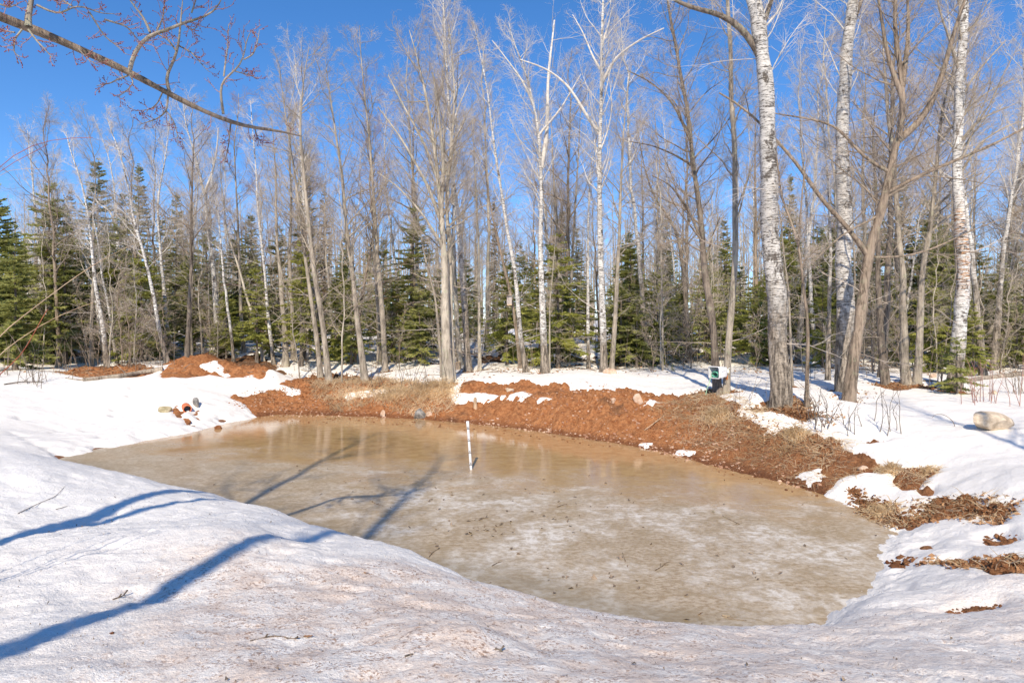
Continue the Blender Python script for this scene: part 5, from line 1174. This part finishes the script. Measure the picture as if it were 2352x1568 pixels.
SUB = [([(66,62),(64,40),(70,16),(74,-10),(76,-60)],4.68,4.7,.038), ([(297,165),(301,137),(321,99),(345,75),(386,72),(417,51),(472,41),(506,20),(513,-12)],5.12,5.0,.026), ([(345,75),(330,41),(301,5),(285,-25)],5.1,5.1,.014),
       ([(391,216),(380,185),(378,174),(396,150),(410,109),(414,60),(420,-5)],5.35,5.2,.020), ([(406,118),(385,90),(360,77),(330,80)],5.25,5.3,.010), ([(513,262),(508,225),(503,202),(513,181),(540,164),(560,137),(566,85),(578,70)],5.7,5.6,.016),
       ([(514,176),(518,140),(523,110),(525,55)],5.66,5.6,.009), ([(560,137),(582,126),(592,95),(596,68)],5.6,5.6,.008), ([(540,164),(570,172),(590,180)],5.65,5.7,.006), ([(294,174),(270,182),(256,191),(222,197)],5.1,5.2,.008), ([(297,172),(308,190),(290,210),(268,224)],5.1,5.1,.006),
       ([(386,219),(383,256),(362,273),(318,287)],5.35,5.4,.010), ([(383,256),(400,280),(410,320),(408,335)],5.38,5.4,.006), ([(373,213),(362,238),(345,252),(310,255)],5.3,5.4,.006), ([(51,68),(34,89),(31,120),(44,130)],4.65,4.6,.008), ([(34,75),(15,72),(0,66)],4.6,4.6,.006),
       ([(65,68),(85,95),(99,109),(120,133)],4.68,4.7,.008), ([(85,12),(110,25),(140,35),(165,14),(200,15),(225,32),(262,32)],4.7,4.8,.010), ([(165,14),(150,5),(130,-8)],4.7,4.7,.006), ([(0,10),(20,18),(40,10)],4.6,4.6,.006), ([(530,284),(527,310),(526,328),(516,376)],5.75,5.8,.008), ([(585,295),(592,318),(610,330)],5.95,6.,.006),
       ([(205,28),(225,60),(240,85),(262,100),(290,125)],4.8,4.9,.007), ([(240,45),(290,60),(320,95)],4.8,5.0,.009), ([(410,105),(440,120),(465,150),(480,165)],5.3,5.3,.007), ([(417,51),(440,70),(455,62)],5.0,5.0,.006), ([(180,112),(205,140),(230,150)],4.85,4.9,.005), ([(440,30),(450,0),(455,-20)],5.0,5.0,.007), ([(360,72),(375,40),(378,0)],5.1,5.1,.008)]
tw = []; tr = []; tl = []
g = Geo()
for pts, Ya, Yb_, ra in SUB:
    e = smooth_path(limb3(pts, Ya, Yb_), 14); rr = ra*.62*(1-np.linspace(0, 1, 14))**.7+.0022; V, f = tubes(e[None], rr[None], 7); g.add(V, f); tw.append(e); tr.append(rr); tl.append(np.linalg.norm(np.diff(e, axis=0), axis=1).sum())
g.build('side_branches', M['grey'], mt_)
tw = np.array(tw); tr = np.array(tr); tl = np.array(tl); r = np.random.default_rng(12)
A1, B1, C1 = shoots(tw, tr, 9, .15, 1., (30, 70), np.clip(tl*.24, .10, .22), .2, 6, .008, .0022, .08, .17, r); A2, B2, C2 = shoots(A1, B1, 3, .25, 1., (30, 65), C1*.5, .2, 5, .008, .0018, .06, .16, r)
A0, B0, C0 = shoots(em[None, 14:], rm[None, 14:], 16, .05, 1., (40, 85), .28, .2, 7, .007, .0022, .05, .2, r); A3, B3, C3 = shoots(A0, B0, 4, .25, 1., (30, 65), C0*.45, .2, 5, .008, .0018, .06, .16, r)
g = Geo()
for a, b_ in ((A1, B1), (A2, B2), (A0, B0), (A3, B3)): V, f = tubes(a, b_, 4); g.add(V, f)
g.build('twigs', M['twig_red'], mt_)
tips = np.concatenate([A1[:, -1], A2[:, -1], A2[:, 2], A1[:, 3], A3[:, -1], A3[:, 2], A0[:, -1]]); sc = r.uniform(.0024, .0046, len(tips))[:, None, None]; V = ico[None]*np.array([1, 1, 1.35])*sc+tips[:, None]
mesh_obj('buds', V.reshape(-1, 3), [(icf[None]+np.arange(len(tips))[:, None, None]*12).reshape(-1, 3)], M['bud'], mt_)
shade_tree('maple_tree', 'tall bare tree behind the viewer, its trunk shadow crossing the near snow', -3.55, -4.2, 14.5, .24, 'grey', 6, start=.62, nl=13, Lk=.22, n4=0, n3=4)
shade_tree('maple_tree', 'bare tree off the right edge, its limbs shading the snow by the boulder', 7.6, 1.2, 12, .10, 'grey', 9, start=.62, nl=10, Lk=.30, n4=0, n3=3)
